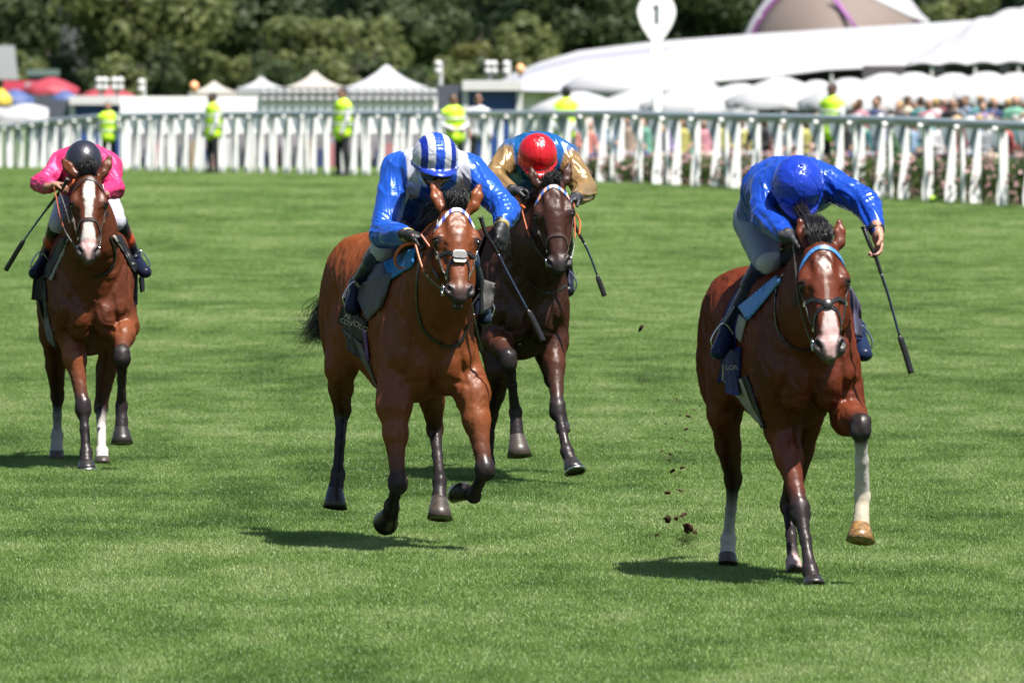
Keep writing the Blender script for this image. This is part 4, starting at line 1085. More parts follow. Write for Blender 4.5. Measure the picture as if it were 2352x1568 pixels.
def kiosk(px0, px1, ytop, ybot, d, label, seed):
    p = PX((px0+px1)/2, 300, d); zg = float(terrain(0, d)); root = empty('kiosk', (p[0], d, zg), label, 'kiosk', 'small kiosks by the tents'); k = d/FOC
    wm = simple('white kiosk frame', (.72, .71, .70), .5); bl = simple('blue kiosk panel', (.022, .075, .27), .5, noise=.05); gr = simple('slate panel', (.085, .095, .125), .6); wd = (px1-px0)*k/2; zt = PX(0, ytop, d)[2]-zg
    m = MB(); m.box((0, .9, zt-.11), (wd, 1.1, .11)); m.build('roof', wm, root)
    for x in (-wd+.07, wd-.07): m = MB(); m.box((x, 0, (zt-.22)/2), (.07, .07, (zt-.22)/2)); m.build('post', wm, root)
    m = MB(); m.box((0, .12, (zt-.22)/2), (wd-.14, .03, (zt-.22)/2-.002)); m.build('blue_panel', bl, root)
    m = MB(); m.box((-wd-.29, .5, (zt-.1)/2), (.285, .5, (zt-.1)/2)); m.build('side_panel', gr, root)
    m = MB(); m.box((0, 1.9, (zt-.22)/2), (wd, .04, (zt-.22)/2-.002)); m.build('back_wall', wm, root)
    return root
def floodlight(px, ytop, d, label, nh=2):
    p = PX(px, 300, d); zg = float(terrain(0, d)); zt = PX(px, ytop, d)[2]-zg; root = empty('floodlight_mast', (p[0], d, zg), label, 'floodlight', 'white floodlight masts'); wm = simple('white kiosk frame', (.72, .71, .70), .5)
    m = MB(); m.tube([(0, 0, 0), (0, 0, zt)], [.09, .06], 8); m.build('mast', wm, root)
    for i in range(nh):
        for q in (0, 1):
            m = MB(); m.lathe([(.04, -.08), (.10, -.03), (.11, .04), (.001, .05)], (.2*(i-.4), -.08, zt-.10-.22*q), 10, np.array([[1, 0, 0], [0, 0, 1], [0, 1, 0]], float)); m.build('lamp_head', wm, root, True)
    return root
def build_backdrop():
    wt = simple('white tent fabric', (.56, .56, .59), .7, noise=.03, scale=1, trans=.2); cr = simple('cream tent fabric', (.56, .52, .47), .75, noise=.04, scale=1, trans=.2); pk = simple('off white wall fabric', (.82, .79, .79), .8, noise=.05, scale=1)
    lil = simple('lilac roof shade', (.46, .46, .53), .7, noise=.03, scale=.4)  # lilac tint for the shaded part of the white roof
    pagoda(772, 1004, 148, 206, 300, 'tallest white pagoda tent with a pointed roof', wt, pk)
    pagoda(655, 792, 163, 200, 330, 'cream pagoda tent just left of the tallest one', cr, pk)
    pagoda(546, 655, 176, 202, 345, 'middle sized white pagoda tent with the low peak left of the cream one', wt, pk)
    pagoda(436, 548, 186, 212, 340, 'smallest cream pagoda tent at the left end of the row', cr, pk)
    # long scalloped stall in front of the pagodas
    d = 285; a = PX(300, 232, d); b_ = PX(1004, 214, d); zg = float(terrain(0, d)); root = empty('long_stall', (a[0], d, zg), 'long low white stall with a scalloped edge under the pagoda roofs', 'stall'); L_ = b_[0]-a[0]
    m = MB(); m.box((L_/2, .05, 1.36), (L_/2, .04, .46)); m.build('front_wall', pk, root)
    m = MB(); m.box((L_/2, .06, .45), (L_/2, .04, .449)); m.build('lower_panel', simple('grey lower panel cloth', (.30, .28, .30), .8, noise=.3, scale=2), root)  # lower wall half, coloured darker so the gaps between posts look dark
    for i in range(26):
        m = MB(); h_ = .5 + .35*((i*7) % 5)/5; m.box((.4 + i*L_/26.5, -.12, h_/2), (.07 + .05*((i*3) % 4)/4, .06, h_/2)); m.build('sack', simple('%s sack cloth' % ['navy', 'rose', 'pale', 'grey', 'sand'][i % 5], [(.04, .06, .16), (.5, .2, .22), (.7, .68, .7), (.12, .13, .15), (.4, .3, .2)][i % 5], .8), root)
    for row, (zz, py) in enumerate(((0, 205), (0, 221))):
        zt = PX(0, py, d)[2]-zg; x0 = PX(596, 0, d)[0]-a[0]; K = 22; w = (L_-x0)/K
        m = MB(); m.box((x0+(L_-x0)/2, 0, zt+.02), ((L_-x0)/2, .05, .014)); m.build('rail', simple('slate panel', (.085, .095, .125)), root)
        for i in range(K):
            m = MB(); m.lathe([(.001, 0), (w*.30, .01), (w*.42, .06), (w*.42, .10), (.001, .15)], (x0+(i+.5)*w, -.06-.01*row, zt-.15), 10); m.build('scallop', wt, root, True)
    # white flat roofed boxes left
    kiosk(160, 300, 222, 268, 308, 'white framed kiosk with a blue panel behind the left steward', 1)
    kiosk(1062, 1200, 186, 250, 262, 'white framed kiosk with a blue panel left of the marquee', 2)
    d = 300; p = PX(395, 300, d); zg = float(terrain(0, d)); rt = empty('flat_roof_tent', (p[0], d, zg), 'low white flat roofed tent with a grey box between the left kiosk and the pagodas', 'tent'); k = d/FOC
    m = MB(); m.box((0, .6, (PX(0, 224, d)[2]-zg)/2), (190*k/1.6, .6, (PX(0, 224, d)[2]-zg)/2)); m.build('wall', pk, rt)
    m = MB(); m.box((-22*k, -.15, PX(0, 246, d)[2]-zg), (24*k, .12, 16*k)); m.build('grey_box', simple('slate panel', (.085, .095, .125)), rt)
    # umbrellas and board on the far left
    red = simple('red umbrella cloth', (.50, .06, .09), .6, noise=.05, trans=.25); blu = simple('blue umbrella cloth', (.09, .14, .34), .6, trans=.2); yel = simple('yellow umbrella cloth', (.75, .55, .05), .6, trans=.2)
    parasol(118, 178, 352, 1.75, 'large red parasol left of the kiosk', red, 'coloured parasols by the red stand', .34)
    parasol(247, 198, 352, 1.7, 'red parasol above the left kiosk', red, 'coloured parasols by the red stand', .28)
    parasol(150, 208, 348, .9, 'blue parasol tucked under the large red one', blu, 'coloured parasols by the red stand', .22)
    parasol(35, 205, 348, 1.2, 'blue parasol below the red banner', blu, 'coloured parasols by the red stand', .3)
    parasol(2, 203, 346, .7, 'yellow parasol cut by the frame edge', yel, 'coloured parasols by the red stand', .3)
    parasol(62, 238, 338, 2.3, 'wide low white parasol in the left corner', wt, 'white parasols in the left corner', .34)
    parasol(-10, 246, 340, 1.9, 'white parasol cut by the left frame edge', wt, 'white parasols in the left corner', .3)
    d = 362; p = PX(15, 300, d); zg = float(terrain(0, d)); rt = empty('notice_board', (p[0], d, zg), 'tall plain white board at the left frame edge', 'board'); k = d/FOC
    m = MB(); z1 = PX(0, 105, d)[2]-zg; z0 = PX(0, 183, d)[2]-zg; m.prism([(-50*k, z0), (27*k, z0), (18*k, z1), (-50*k, z1)], .08, np.array([[1, 0, 0], [0, 0, 1], [0, 1, 0]], float)); m.build('panel', wt, rt)
    for x in (-40, 20): m = MB(); m.box((x*k, .1, z0/2), (.04, .04, z0/2)); m.build('leg', simple('tent pole aluminium', (.6, .6, .62), .4, .6), rt)
    d = 356; p = PX(70, 300, d); rt = empty('banner', (p[0], d, zg), 'pinkish red banner with white print below the white board', 'banner'); k = d/FOC
    z0 = PX(0, 208, d)[2]-zg; z1 = PX(0, 186, d)[2]-zg; m = MB(); m.box((0, 0, (z0+z1)/2), (62*k, .03, (z1-z0)/2)); m.build('panel', simple('pink red banner cloth', (.70, .06, .12), .6, noise=.1), rt)
    m = MB(); m.box((16*k, -.04, (z0+z1)/2), (28*k, .008, 6*k)); m.build('white_print', wt, rt)
    for x in (-58, 58): m = MB(); m.box((x*k, .06, z0/2+.2), (.03, .03, z0/2+.2)); m.build('leg', simple('tent pole aluminium', (.6, .6, .62), .4, .6), rt)
    d = 366; p = PX(98, 300, d); rt = empty('stand_roof', (p[0], d, zg), 'grey green roof peeping over the red banner', 'stand'); k = d/FOC
    z1 = PX(0, 160, d)[2]-zg; m = MB(); m.box((0, .5, z1-.1), (36*k, .6, .1)); m.build('roof', simple('grey green roof sheet', (.16, .22, .20), .5), rt)
    m = MB(); m.box((0, .5, (z1-.2)/2), (32*k, .5, (z1-.2)/2)); m.build('wall', simple('slate panel', (.085, .095, .125)), rt)
    for (px, y, lab, nh) in ((233, 178, 'leftmost floodlight mast above the left red parasols', 2), (268, 178, 'floodlight mast right of the leftmost one', 2), (330, 182, 'single headed floodlight mast before the olive tree', 1), (1012, 140, 'floodlight mast at the right end of the tallest pagoda', 1), (1126, 140, 'floodlight mast above the right kiosk', 2), (1168, 140, 'floodlight mast at the low end of the marquee roof', 1)):
        floodlight(px, y, 345, lab, nh)
    for (px, py, lab) in ((446, 200, 'orange balloon beside the smallest pagoda'), (1195, 160, 'orange balloon on a pole at the end of the marquee')):
        d = 325; p = PX(px, py, d); z0_ = float(terrain(0, d)); rt = empty('balloon', (p[0], d, z0_), lab, 'balloon', 'orange balloons on poles'); h = p[2]-z0_
        m = MB(); m.lathe([(.001, -.2), (.07, -.14), (.13, 0), (.11, .1), (.001, .17)], (0, 0, h), 12); m.build('envelope', simple('orange balloon', (.85, .42, .20), .5), rt, True)
        m = MB(); m.tube([(0, 0, 0), (0, 0, h-.18)], .02, 6); m.build('pole', wt, rt)
    # big marquee: swept roof, rear slope, posts
    d = 330; off = PX(1176, 300, d); off[2] = float(terrain(0, d)); root = empty('marquee', tuple(off), 'large marquee with a long swept white roof rising to the right', 'marquee')
    xs = np.array([1130, 1180, 1240, 1330, 1420, 1510, 1620, 1760, 1900, 2060, 2240, 2420])
    rid = np.interp(xs, [1130, 1210, 1330, 1500, 1754, 2059, 2242, 2420], [197, 152, 117, 96, 77, 58, 46, 40]); eav = np.interp(xs, [1130, 1330, 1500, 1754, 1907, 2090, 2240], [204, 206, 196, 178, 158, 151, 150])
    rows = []
    for t, dd in ((0, 0), (.15, 1.2), (.35, 3), (.6, 6), (.85, 10), (1, 14)):
        rows.append([PX(x, e + (r_-e)*t, d+dd) + np.array([0, 0, .04*math.sin(i*1.9)*(t > 0)*(t < 1)]) for i, (x, r_, e) in enumerate(zip(xs, rid, eav))])
    rows.append([PX(x, r_, d+14) + np.array([0, 6, -.6]) for x, r_ in zip(xs, rid)]); rows.append([PX(x, e, d) + np.array([0, 30, -.2]) for x, e in zip(xs, eav)])
    sheet_between('roof', rows, wt, root, off, .05)
    sheet_between('roof_shade', [[PX(x, y+1.5, d-.5+dd) for x, y in zip(np.linspace(1150, 1560, 12), np.interp(np.linspace(1150, 1560, 12), [1150, 1210, 1330, 1500, 1560], yy))] for dd, yy in ((0, [202, 206, 208, 206, 200]), (2, [199, 180, 160, 148, 145]), (5, [196, 160, 128, 108, 103]))], lil, root, off, .05)  # extra sheet that paints the shade on the roof's left slope
    for i, x in enumerate(xs[1:]): pass
    for x in range(1250, 2240, 110):
        z1 = PX(x, np.interp(x, xs, eav), d)[2]-off[2]; m = MB(); q = PX(x, 300, d)[0]-off[0]; m.tube([(q, .1, 0), (q, .1, z1)], .05, 6); m.build('post', simple('white kiosk frame', (.72, .71, .70)), root)
    z1 = PX(0, 205, d)[2]-off[2]; m = MB(); xa, xb = PX(1150, 0, d)[0]-off[0], PX(1740, 0, d)[0]-off[0]; m.box(((xa+xb)/2, .4, z1/2), ((xb-xa)/2, .03, z1/2)); m.build('side_wall', pk, root)
    z1 = PX(0, 150, d+16)[2]-off[2]; m = MB(); xa, xb = PX(1740, 0, d)[0]-off[0], PX(2260, 0, d)[0]-off[0]; m.box(((xa+xb)/2, 16, z1/2), ((xb-xa)/2, .03, z1/2)); m.build('inner_wall', simple('dark interior band', (.10, .09, .10), .9), root)  # wall coloured dark to give the dark band under the roof
    # right marquee with fluted roof
    d = 315; off = PX(2300, 300, d); off[2] = float(terrain(0, d)); root = empty('marquee', tuple(off), 'marquee with a fluted white roof entering from the right edge', 'marquee')
    xs = np.linspace(2085, 2560, 36); rows = []
    for t, dd in ((0, 0), (.3, 2.5), (.65, 6), (1, 10)):
        rows.append([PX(x, np.interp(x, [2120, 2352, 2560], [150, 146, 140]) * (1-t) + np.interp(x, [2085, 2160, 2242, 2300, 2352, 2560], [149, 98, 50, 32, 18, -30]) * t, d+dd) + np.array([0, .0, .09*abs(math.sin((i-t*4)*.62))]) for i, x in enumerate(xs)])
    rows.append([p + np.array([0, 14, -1.2]) for p in rows[-1]])
    sheet_between('roof', rows, wt, root, off, .05)
    for x in range(2140, 2560, 100): q = PX(x, 300, d)[0]-off[0]; m = MB(); z1 = PX(x, 148, d)[2]-off[2]; m.tube([(q, .1, 0), (q, .1, z1)], .05, 6); m.build('post', simple('white kiosk frame', (.72, .71, .70)), root)
    m = MB(); z1 = PX(0, 152, d)[2]-off[2]; m.box((0, 8, z1/2), (3.6, .04, z1/2)); m.build('inner_wall', simple('dark interior band', (.10, .09, .10), .9), root)  # same dark colour behind the fluted roof's edge
    # dark clutter under the eaves: loudspeakers
    for (px, py, w, h, lab) in ((2158, 160, 13, 11, 'black loudspeaker box under the marquee edge, left one'), (2308, 158, 12, 10, 'black loudspeaker box under the marquee edge, right one')):
        dd = 300; p = PX(px, py, dd); z0_ = float(terrain(0, dd)); rt = empty('loudspeaker', (p[0], dd, z0_), lab, 'loudspeaker', 'loudspeakers on poles'); k = dd/FOC; hh = p[2]-z0_
        m = MB(); m.prism([(-w*k, -h*k), (w*k, -h*k), (w*k*.8, h*k), (-w*k*.8, h*k)], .3, np.array([[1, 0, 0], [0, 0, 1], [0, 1, 0]], float), (0, 0, hh)); m.build('cabinet', simple('black cabinet', (.012, .02, .018), .6), rt)
        m = MB(); m.tube([(0, .15, 0), (0, .15, hh-h*k)], .03, 6); m.build('pole', simple('dark base', (.05, .05, .05)), rt)
    # white dome tent in front of the marquee
    d = 300; p = PX(1472, 300, d); zg = float(terrain(0, d)); root = empty('dome_tent', (p[0], d, zg), 'low white dome tent behind the post of the marker sign', 'tent'); k = d/FOC; zt = PX(0, 147, d)[2]-zg; ze = PX(0, 200, d)[2]-zg
    m = MB(); m.lathe([(185*k, ze-.25), (182*k, ze), (150*k, ze+(zt-ze)*.45), (100*k, ze+(zt-ze)*.8), (45*k, ze+(zt-ze)*.97), (.001, zt)], (0, 1.5, 0), 32); m.build('roof', wt, root, True)
    m = MB(); m.lathe([(178*k, 0), (178*k, ze-.2)], (0, 1.5, 0), 32); m.build('wall', pk, root, True)
    # parasols
    pars = [(1330, 210, 266, 1.9), (1470, 206, 268, 2.0), (1590, 200, 262, 2.0), (1700, 192, 258, 2.0), (1794, 177, 256, 2.1), (1876, 184, 250, 1.6), (1950, 179, 254, 1.9), (2035, 168, 250, 2.0), (2099, 166, 256, 1.9), (2190, 168, 250, 1.9), (2266, 165, 256, 1.9), (2333, 167, 250, 1.9), (2410, 166, 256, 1.9)]
    pars = [(a, b_, c+14+8*(i % 2), e*1.3) for i, (a, b_, c, e) in enumerate(pars)]
    nm = ['first', 'second', 'third', 'fourth', 'fifth', 'sixth', 'seventh', 'eighth', 'ninth', 'tenth', 'eleventh', 'twelfth', 'thirteenth']
    for i, (px, py, d, w) in enumerate(pars): parasol(px, py, d, w, 'white parasol, %s in the row counted from the right kiosk' % nm[i], wt, drop=.56 if i > 3 else .42)
    # brown shell
    d = 446; k = d/FOC; p = PX(1900, 300, d); zg = -1.15; root = empty('stage_shell', (p[0], d, zg), 'huge taupe shell roof with a white and purple rim above the marquee', 'shell'); off = np.array([p[0], d, zg])
    tp = simple('taupe shell lining', (.20, .155, .135), .8, noise=.04, scale=.5); pur = simple('purple trim', (.30, .10, .32), .6); gw = simple('pale grey rim', (.50, .48, .54), .6)
    def arcrow(sx, sy, dd): return [PX(1925 - 232*sx*math.cos(a), 190 - 262*sy*math.sin(a), d + dd) for a in np.linspace(0, math.pi, 29)]
    sheet_between('lining', [arcrow(.93, .93, 0), arcrow(.8, .84, -1.6), arcrow(.6, .66, -3.2), arcrow(.3, .35, -4.6), arcrow(.02, .03, -5)], tp, root, off, .06)
    sheet_between('rim', [arcrow(1.0, 1.0, .0), arcrow(.965, .965, -.25)], gw, root, off, .1)
    sheet_between('purple_trim', [arcrow(.965, .965, -.25), arcrow(.925, .93, .05)], pur, root, off, .1)
    for (px, py, rr) in ((1932, 18, 8), (1744, 36, 6)):
        q = PX(px, py, d-3.4)-off; m = MB(); m.lathe([(.001, 0), (rr*k, 0), (rr*k, .05), (.001, .05)], q, 14, np.array([[1, 0, 0], [0, 0, 1], [0, 1, 0]], float)); m.build('round_emblem', gw, root)
    sheet_between('purple_stripe', [[PX(1905, -12, d-3.2), PX(1928, 20, d-3.6), PX(1960, 62, d-4.6)], [PX(1917, -12, d-3.2), PX(1940, 20, d-3.6), PX(1970, 62, d-4.6)]], pur, root, off, .05)
    # white canopy wing right of the shell
    d = 380; p = PX(2060, 300, d); root = empty('canopy', (p[0], d, zg), 'white pointed canopy wing slanting down from the brown shell', 'canopy'); off = np.array([p[0], d, zg])
    sheet_between('sheet', [[PX(1985, -14, d), PX(2040, 12, d), PX(2090, 36, d), PX(2128, 52, d)], [PX(2062, -14, d+3), PX(2085, 6, d+2), PX(2110, 26, d+1), PX(2134, 46, d+.3)]], wt, root, off, .06)
    m = MB(); q = PX(2131, 48, d)-off; m.tube([(q[0], .2, 0), (q[0], .2, q[2])], .06, 8); m.build('mast', simple('white kiosk frame', (.72, .71, .70)), root)
def build_marker():
    d = 228; zg = float(terrain(0, d)); p = PX(1508, 300, d); root = empty('distance_marker', (p[0], d, zg), 'white distance marker with a dark number 1 on a tall white post', 'marker sign'); k = d/FOC
    wm = simple('white sign paint', (.80, .80, .78), .4, noise=.03); nv = simple('dark blue paint', (.012, .03, .06), .4)
    zc = PX(0, 34, d)[2]-zg; M = np.array([[1, 0, 0], [0, 0, 1], [0, 1, 0]], float)
    half = [(0, -59), (14, -57), (24, -44), (36, -24), (44, 0), (43, 17), (34, 36), (20, 47), (0, 50)]
    pts = bez([(x, y, 0) for x, y in half], 3); out = [(p_[0], p_[1]) for p_ in pts] + [(-p_[0], p_[1]) for p_ in pts[-2:0:-1]]
    m = MB(); m.prism([(x*k*1.045, y*k*1.045) for x, y in out], .05, M, (0, 0, zc)); m.build('edge', nv, root)
    m = MB(); m.prism([(x*k, y*k) for x, y in out], .062, M, (0, -.008, zc)); m.build('plate', wm, root)
    one = [(3.5, -22), (3.5, 22), (-3, 22), (-8, 15), (-8, 11), (-3.5, 14), (-3.5, -22)]
    m = MB(); m.prism([(x*k*1.1, y*k) for x, y in one], .07, M, (0, -.012, zc)); m.build('numeral', nv, root)
    m = MB(); m.tube([(0, .03, -.1), (0, .03, zc-56*k)], (11*k), 12); m.build('post', wm, root, True)
WHT = (.52, .49, .46); PINK = (.50, .33, .32); GREY = (.20, .17, .17); CREAM = (.50, .44, .34)
def brow_check(s): return simple('blue woven browband', (.06, .22, .55), .4, 0, .5, .5, 120)
def tri_mat(name, c1, c2):
    def f(s):
        if name in MATS: return MATS[name]
        m = bpy.data.materials.new(name); N, L, b = nodes_of(m)
        tc = N.new('ShaderNodeTexCoord'); w = N.new('ShaderNodeTexWave'); w.wave_profile = 'SAW'; w.inputs['Scale'].default_value = 9
        L.new(tc.outputs['Object'], w.inputs['Vector'])
        cr = N.new('ShaderNodeValToRGB'); cr.color_ramp.interpolation = 'CONSTANT'
        cr.color_ramp.elements[0].color = (*c1, 1); cr.color_ramp.elements[1].position = .5; cr.color_ramp.elements[1].color = (*c2, 1)
        L.new(w.outputs['Fac'], cr.inputs['Fac']); L.new(cr.outputs[0], b.inputs['Base Color']); b.inputs['Roughness'].default_value = .4
        MATS[name] = m; return m
    return f
SPECS = [
 dict(key='A', name='racehorse', seed=11, d0=72.4, px0=207, yaw=3.5, zb=.70, zt=1.58, wid=1.0, hipw=1.12, coat=(.105, .028, .011), legc=(.19, .055, .019), leather='brown',
  label='bay racehorse with a broad white blaze, ridden by the jockey in pink',
  poll=(204, 405, .78), muzzle=(203, 598, 1.0), hw=1.02,
  ears=[(168, 398, .74), (141, 364, .70), (238, 398, .74), (254, 356, .70)], forelock=70, flk=(200, 372, .72),
  browband=[(.135, -80), (.085, -50), (.045, -20), (.035, 0), (.045, 20), (.085, 50), (.135, 80)], noseband=.325,
  muz=(.16, .12, .12),
  marks=[(.055, .09, .0, .0, .018, .034, WHT), (.09, .17, .0, .0, .034, .040, WHT), (.17, .33, .0, .0, .030, .018, WHT), (.33, .46, .0, .0, .024, .050, WHT), (.46, .53, .0, 0., .050, .030, PINK), (.53, .60, .0, 0., .022, .008, PINK)],
  lf=dict(j=[(163, 765, .35), (191, 932, .52), (198, 1038, .62), (198, 1060, .66)], sole=(200, 1082, .68), hr=.063, shoe=True, hc='dark', toe=(1, .0, .1)),
  rf=dict(j=[(284, 748, .42), (280, 815, .78), (279, 932, .62), (279, 985, .66)], sole=(280, 1022, .70), hr=.072, hc='dark', toe=(1, 0, .3)),
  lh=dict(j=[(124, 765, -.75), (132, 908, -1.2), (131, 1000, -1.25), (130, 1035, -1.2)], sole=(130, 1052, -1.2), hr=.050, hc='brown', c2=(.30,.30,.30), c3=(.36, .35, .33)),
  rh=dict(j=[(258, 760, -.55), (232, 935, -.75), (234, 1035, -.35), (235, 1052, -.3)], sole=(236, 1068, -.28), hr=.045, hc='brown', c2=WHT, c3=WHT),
  tail=[(207, 560, -1.6), (210, 640, -1.9)]),
 dict(key='B', name='racehorse', seed=23, d0=60.8, px0=950, yaw=12, pitch=5.5, zb=.76, zt=1.63, coat=(.160, .044, .014), legc=(.18, .052, .016),
  label='bright bay racehorse in mid air wearing a sheepskin nose pad, under the striped cap',
  poll=(1046, 482, .86), muzzle=(1057, 690, 1.12), hw=1.22, mouth=True, muz=(.030, .022, .022),
  ears=[(1011, 474, .80), (990, 420, .74), (1089, 474, .84), (1103, 420, .80)], forelock=130, flk=(1046, 448, .78),
  browband=[(.14, -80), (.08, -50), (.035, -20), (.025, 0), (.035, 20), (.08, 50), (.14, 80)], noseband=None, grackle=.335, wool=True,
  brow_mat=tri_mat('white and blue browband', (.75, .75, .75), (.08, .10, .45)),
  tufts=[((1008, 470, .62), (958, 545, .50), .040, 420, 0), ((1000, 480, .62), (940, 600, .42), .045, 380, 0), ((1012, 465, .66), (975, 495, .55), .035, 260, 0)], mane_side=-1,
  lf=dict(k=.92, j=[(905, 935, .50), (914, 1110, .62), (900, 1165, .38), (896, 1180, .30)], sole=(886, 1188, .22), hr=.070, toe=(-.2, -.1, -1)),
  rf=dict(j=[(1085, 905, .45), (1114, 1078, .60), (1088, 1138, .34), (1076, 1130, .27)], sole=(1055, 1118, .22), hr=.068, toe=(0, .1, -1), shoe=True),
  lh=dict(j=[(784, 838, -.78), (786, 940, -1.1), (776, 1088, -.95), (770, 1128, -.9)], sole=(767, 1170, -.86), hr=.068, toe=(1, 0, .2)),
  rh=dict(j=[(990, 850, -.45), (999, 985, -.80), (1010, 1103, -.52), (1009, 1150, -.46)], sole=(1008, 1196, -.40), hr=.070, toe=(1, 0, .3), hc='brown'),
  tail=[(790, 640, -1.5), (745, 735, -1.75), (712, 770, -1.9)]),
 dict(key='C', name='racehorse', seed=31, d0=70.2, px0=1196, yaw=5, zb=.75, zt=1.6, coat=(.040, .014, .009), legc=(.07, .022, .011), leather='brown',
  label='dark brown racehorse without white markings, under the jockey in the red cap',
  poll=(1266, 425, .80), muzzle=(1286, 625, 1.02), hw=1.12, hyaw=.12, muz=(.022, .018, .02),
  ears=[(1231, 422, .76), (1217, 383, .72), (1300, 415, .78), (1309, 372, .74)], forelock=60, flk=(1266, 405, .74),
  browband=[(.135, -80), (.085, -50), (.045, -20), (.030, 0), (.035, 20), (.07, 50), (.12, 80)], noseband=.36,
  brow_mat=tri_mat('orange and blue browband', (.75, .35, .25), (.05, .15, .45)),
  lf=dict(j=[(1142, 778, .45), (1168, 823, .80), (1184, 946, .62), (1188, 1002, .66)], sole=(1193, 1052, .72), hr=.078, hc='brown', toe=(1, 0, .3)),
  rf=dict(j=[(1270, 785, .40), (1281, 937, .66), (1302, 1036, .80), (1311, 1060, .84)], sole=(1320, 1088, .90), hr=.066, shoe=True, toe=(1, .1, .5), k=.95),
  lh=dict(j=[(1148, 850, -.6), (1128, 950, -.9), (1122, 1060, -.95), (1120, 1090, -.95)], sole=(1119, 1112, -.95), hr=.055),
  rh=dict(j=[(1240, 750, -.6), (1266, 868, -1.1), (1286, 948, -1.0), (1291, 975, -.98)], sole=(1294, 996, -.96), hr=.045),
  tail=[(1180, 560, -1.6), (1186, 640, -1.9)]),
 dict(key='D', name='racehorse', seed=47, d0=57.2, px0=1822, yaw=9, zb=.75, zt=1.6, wid=1.0, coat=(.110, .023, .009), legc=(.14, .032, .012),
  label='red bay racehorse with a white star and one raised white foreleg',
  poll=(1886, 562, .86), muzzle=(1908, 822, 1.10), hw=1.06, hyaw=.08, roll=0, muz=(.16, .13, .13),
  ears=[(1849, 562, .80), (1835, 500, .76), (1929, 558, .82), (1927, 500, .78)], forelock=240, flk=(1868, 512, .70),
  tufts=[((1880, 545, .8), (1832, 468, .55), .03, 200, 0), ((1890, 560, .85), (1897, 540, .88), .025, 100, 0)],
  browband=[(.13, -80), (.075, -50), (.040, -20), (.035, 0), (.040, 20), (.07, 50), (.12, 78)], noseband=None, grackle=.335, brow_mat=brow_check,
  marks=[(.085, .115, .0, .0, .002, .022, WHT), (.115, .150, .0, .0, .022, .004, WHT), (.15, .32, .0, .004, .005, .009, (.26, .17, .14)), (.36, .46, .01, .008, .022, .042, (.50, .40, .39)), (.46, .53, .008, 0., .042, .030, PINK), (.53, .60, 0., 0., .026, .018, PINK)],
  lf=dict(j=[(1797, 985, .30), (1838, 1170, .52), (1861, 1308, .70), (1867, 1330, .74)], sole=(1871, 1354, .78), hr=.058),
  rf=dict(kz=.84, cn=1.2, j=[(1948, 955, .42), (1977, 976, .80), (1981, 1138, .64), (1977, 1206, .68)], sole=(1974, 1248, .73), hr=.074, hc='amber', c2=WHT, c3=CREAM, toe=(1, 0, .35)),
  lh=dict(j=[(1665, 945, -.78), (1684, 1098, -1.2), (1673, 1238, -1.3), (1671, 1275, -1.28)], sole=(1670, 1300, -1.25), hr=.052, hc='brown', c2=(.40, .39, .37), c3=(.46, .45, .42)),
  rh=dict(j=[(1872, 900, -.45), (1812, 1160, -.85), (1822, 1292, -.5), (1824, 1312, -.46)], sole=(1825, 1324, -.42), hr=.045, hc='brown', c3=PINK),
  tail=[(1740, 720, -1.6), (1735, 820, -1.9)]),
]
HORSES = {}
def build_horses(keys='ABCD'):
    for sp in SPECS:
        if sp['key'] in keys: HORSES[sp['key']] = Horse(sp)
# ------------------------------------------------------------------ riders, saddles, whips
SKIN = (.38, .19, .13)
def satin(name, rough=.40, wr=.0008):
    return attr_mat(name, rough=rough, spec=.5, bump=wr, bscale=34, sheen=0, var=.05, stretch=(1.6, 1, 2.4), metal=.22)
def hand(b, W, Fd, N, side, curl, col, sc=1., spread=.0):
    Fd = unit(Fd); N = np.asarray(N, float); N = unit(N - Fd * N.dot(Fd)); S = np.cross(Fd, N) * side
    M = np.stack([Fd, S, N], 1)
    b.ell(W + Fd*.048*sc, (.052*sc, .042*sc, .019*sc), M, .010, col)
    b.cone(W - Fd*.03*sc, W + Fd*.03*sc, .026*sc, .027*sc, .02, col, side=S, flat=1.25)
    L0 = [.072, .080, .074, .058]
    for i in range(4):
        p = W + Fd*(.088 - .004*abs(i-1))*sc + S*(.031 - .0205*i)*sc; a = 0.; ln = L0[i]*sc
        rr = [.0105, .0098, .009, .0078]
        for k in range(3):
            a += curl[k] + i * .04; d = Fd*math.cos(a) + N*math.sin(a) + S * (spread * (1.5 - i))
            q = p + unit(d)*ln*(.45, .31, .24)[k]
            b.cone(p, q, rr[k]*sc, rr[k+1]*sc, .004, col); p = q
    p = W + Fd*.030*sc + S*.036*sc; q = p + unit(Fd*.7 + S*.55 + N*.35)*.045*sc; r_ = q + unit(Fd*.8 + S*.0 + N*.7)*.032*sc
    b.cone(W + Fd*.015*sc + S*.015*sc, p, .018*sc, .0145*sc, .008, col); b.cone(p, q, .0135*sc, .0112*sc, .006, col); b.cone(q, r_, .011*sc, .009*sc, .004, col)
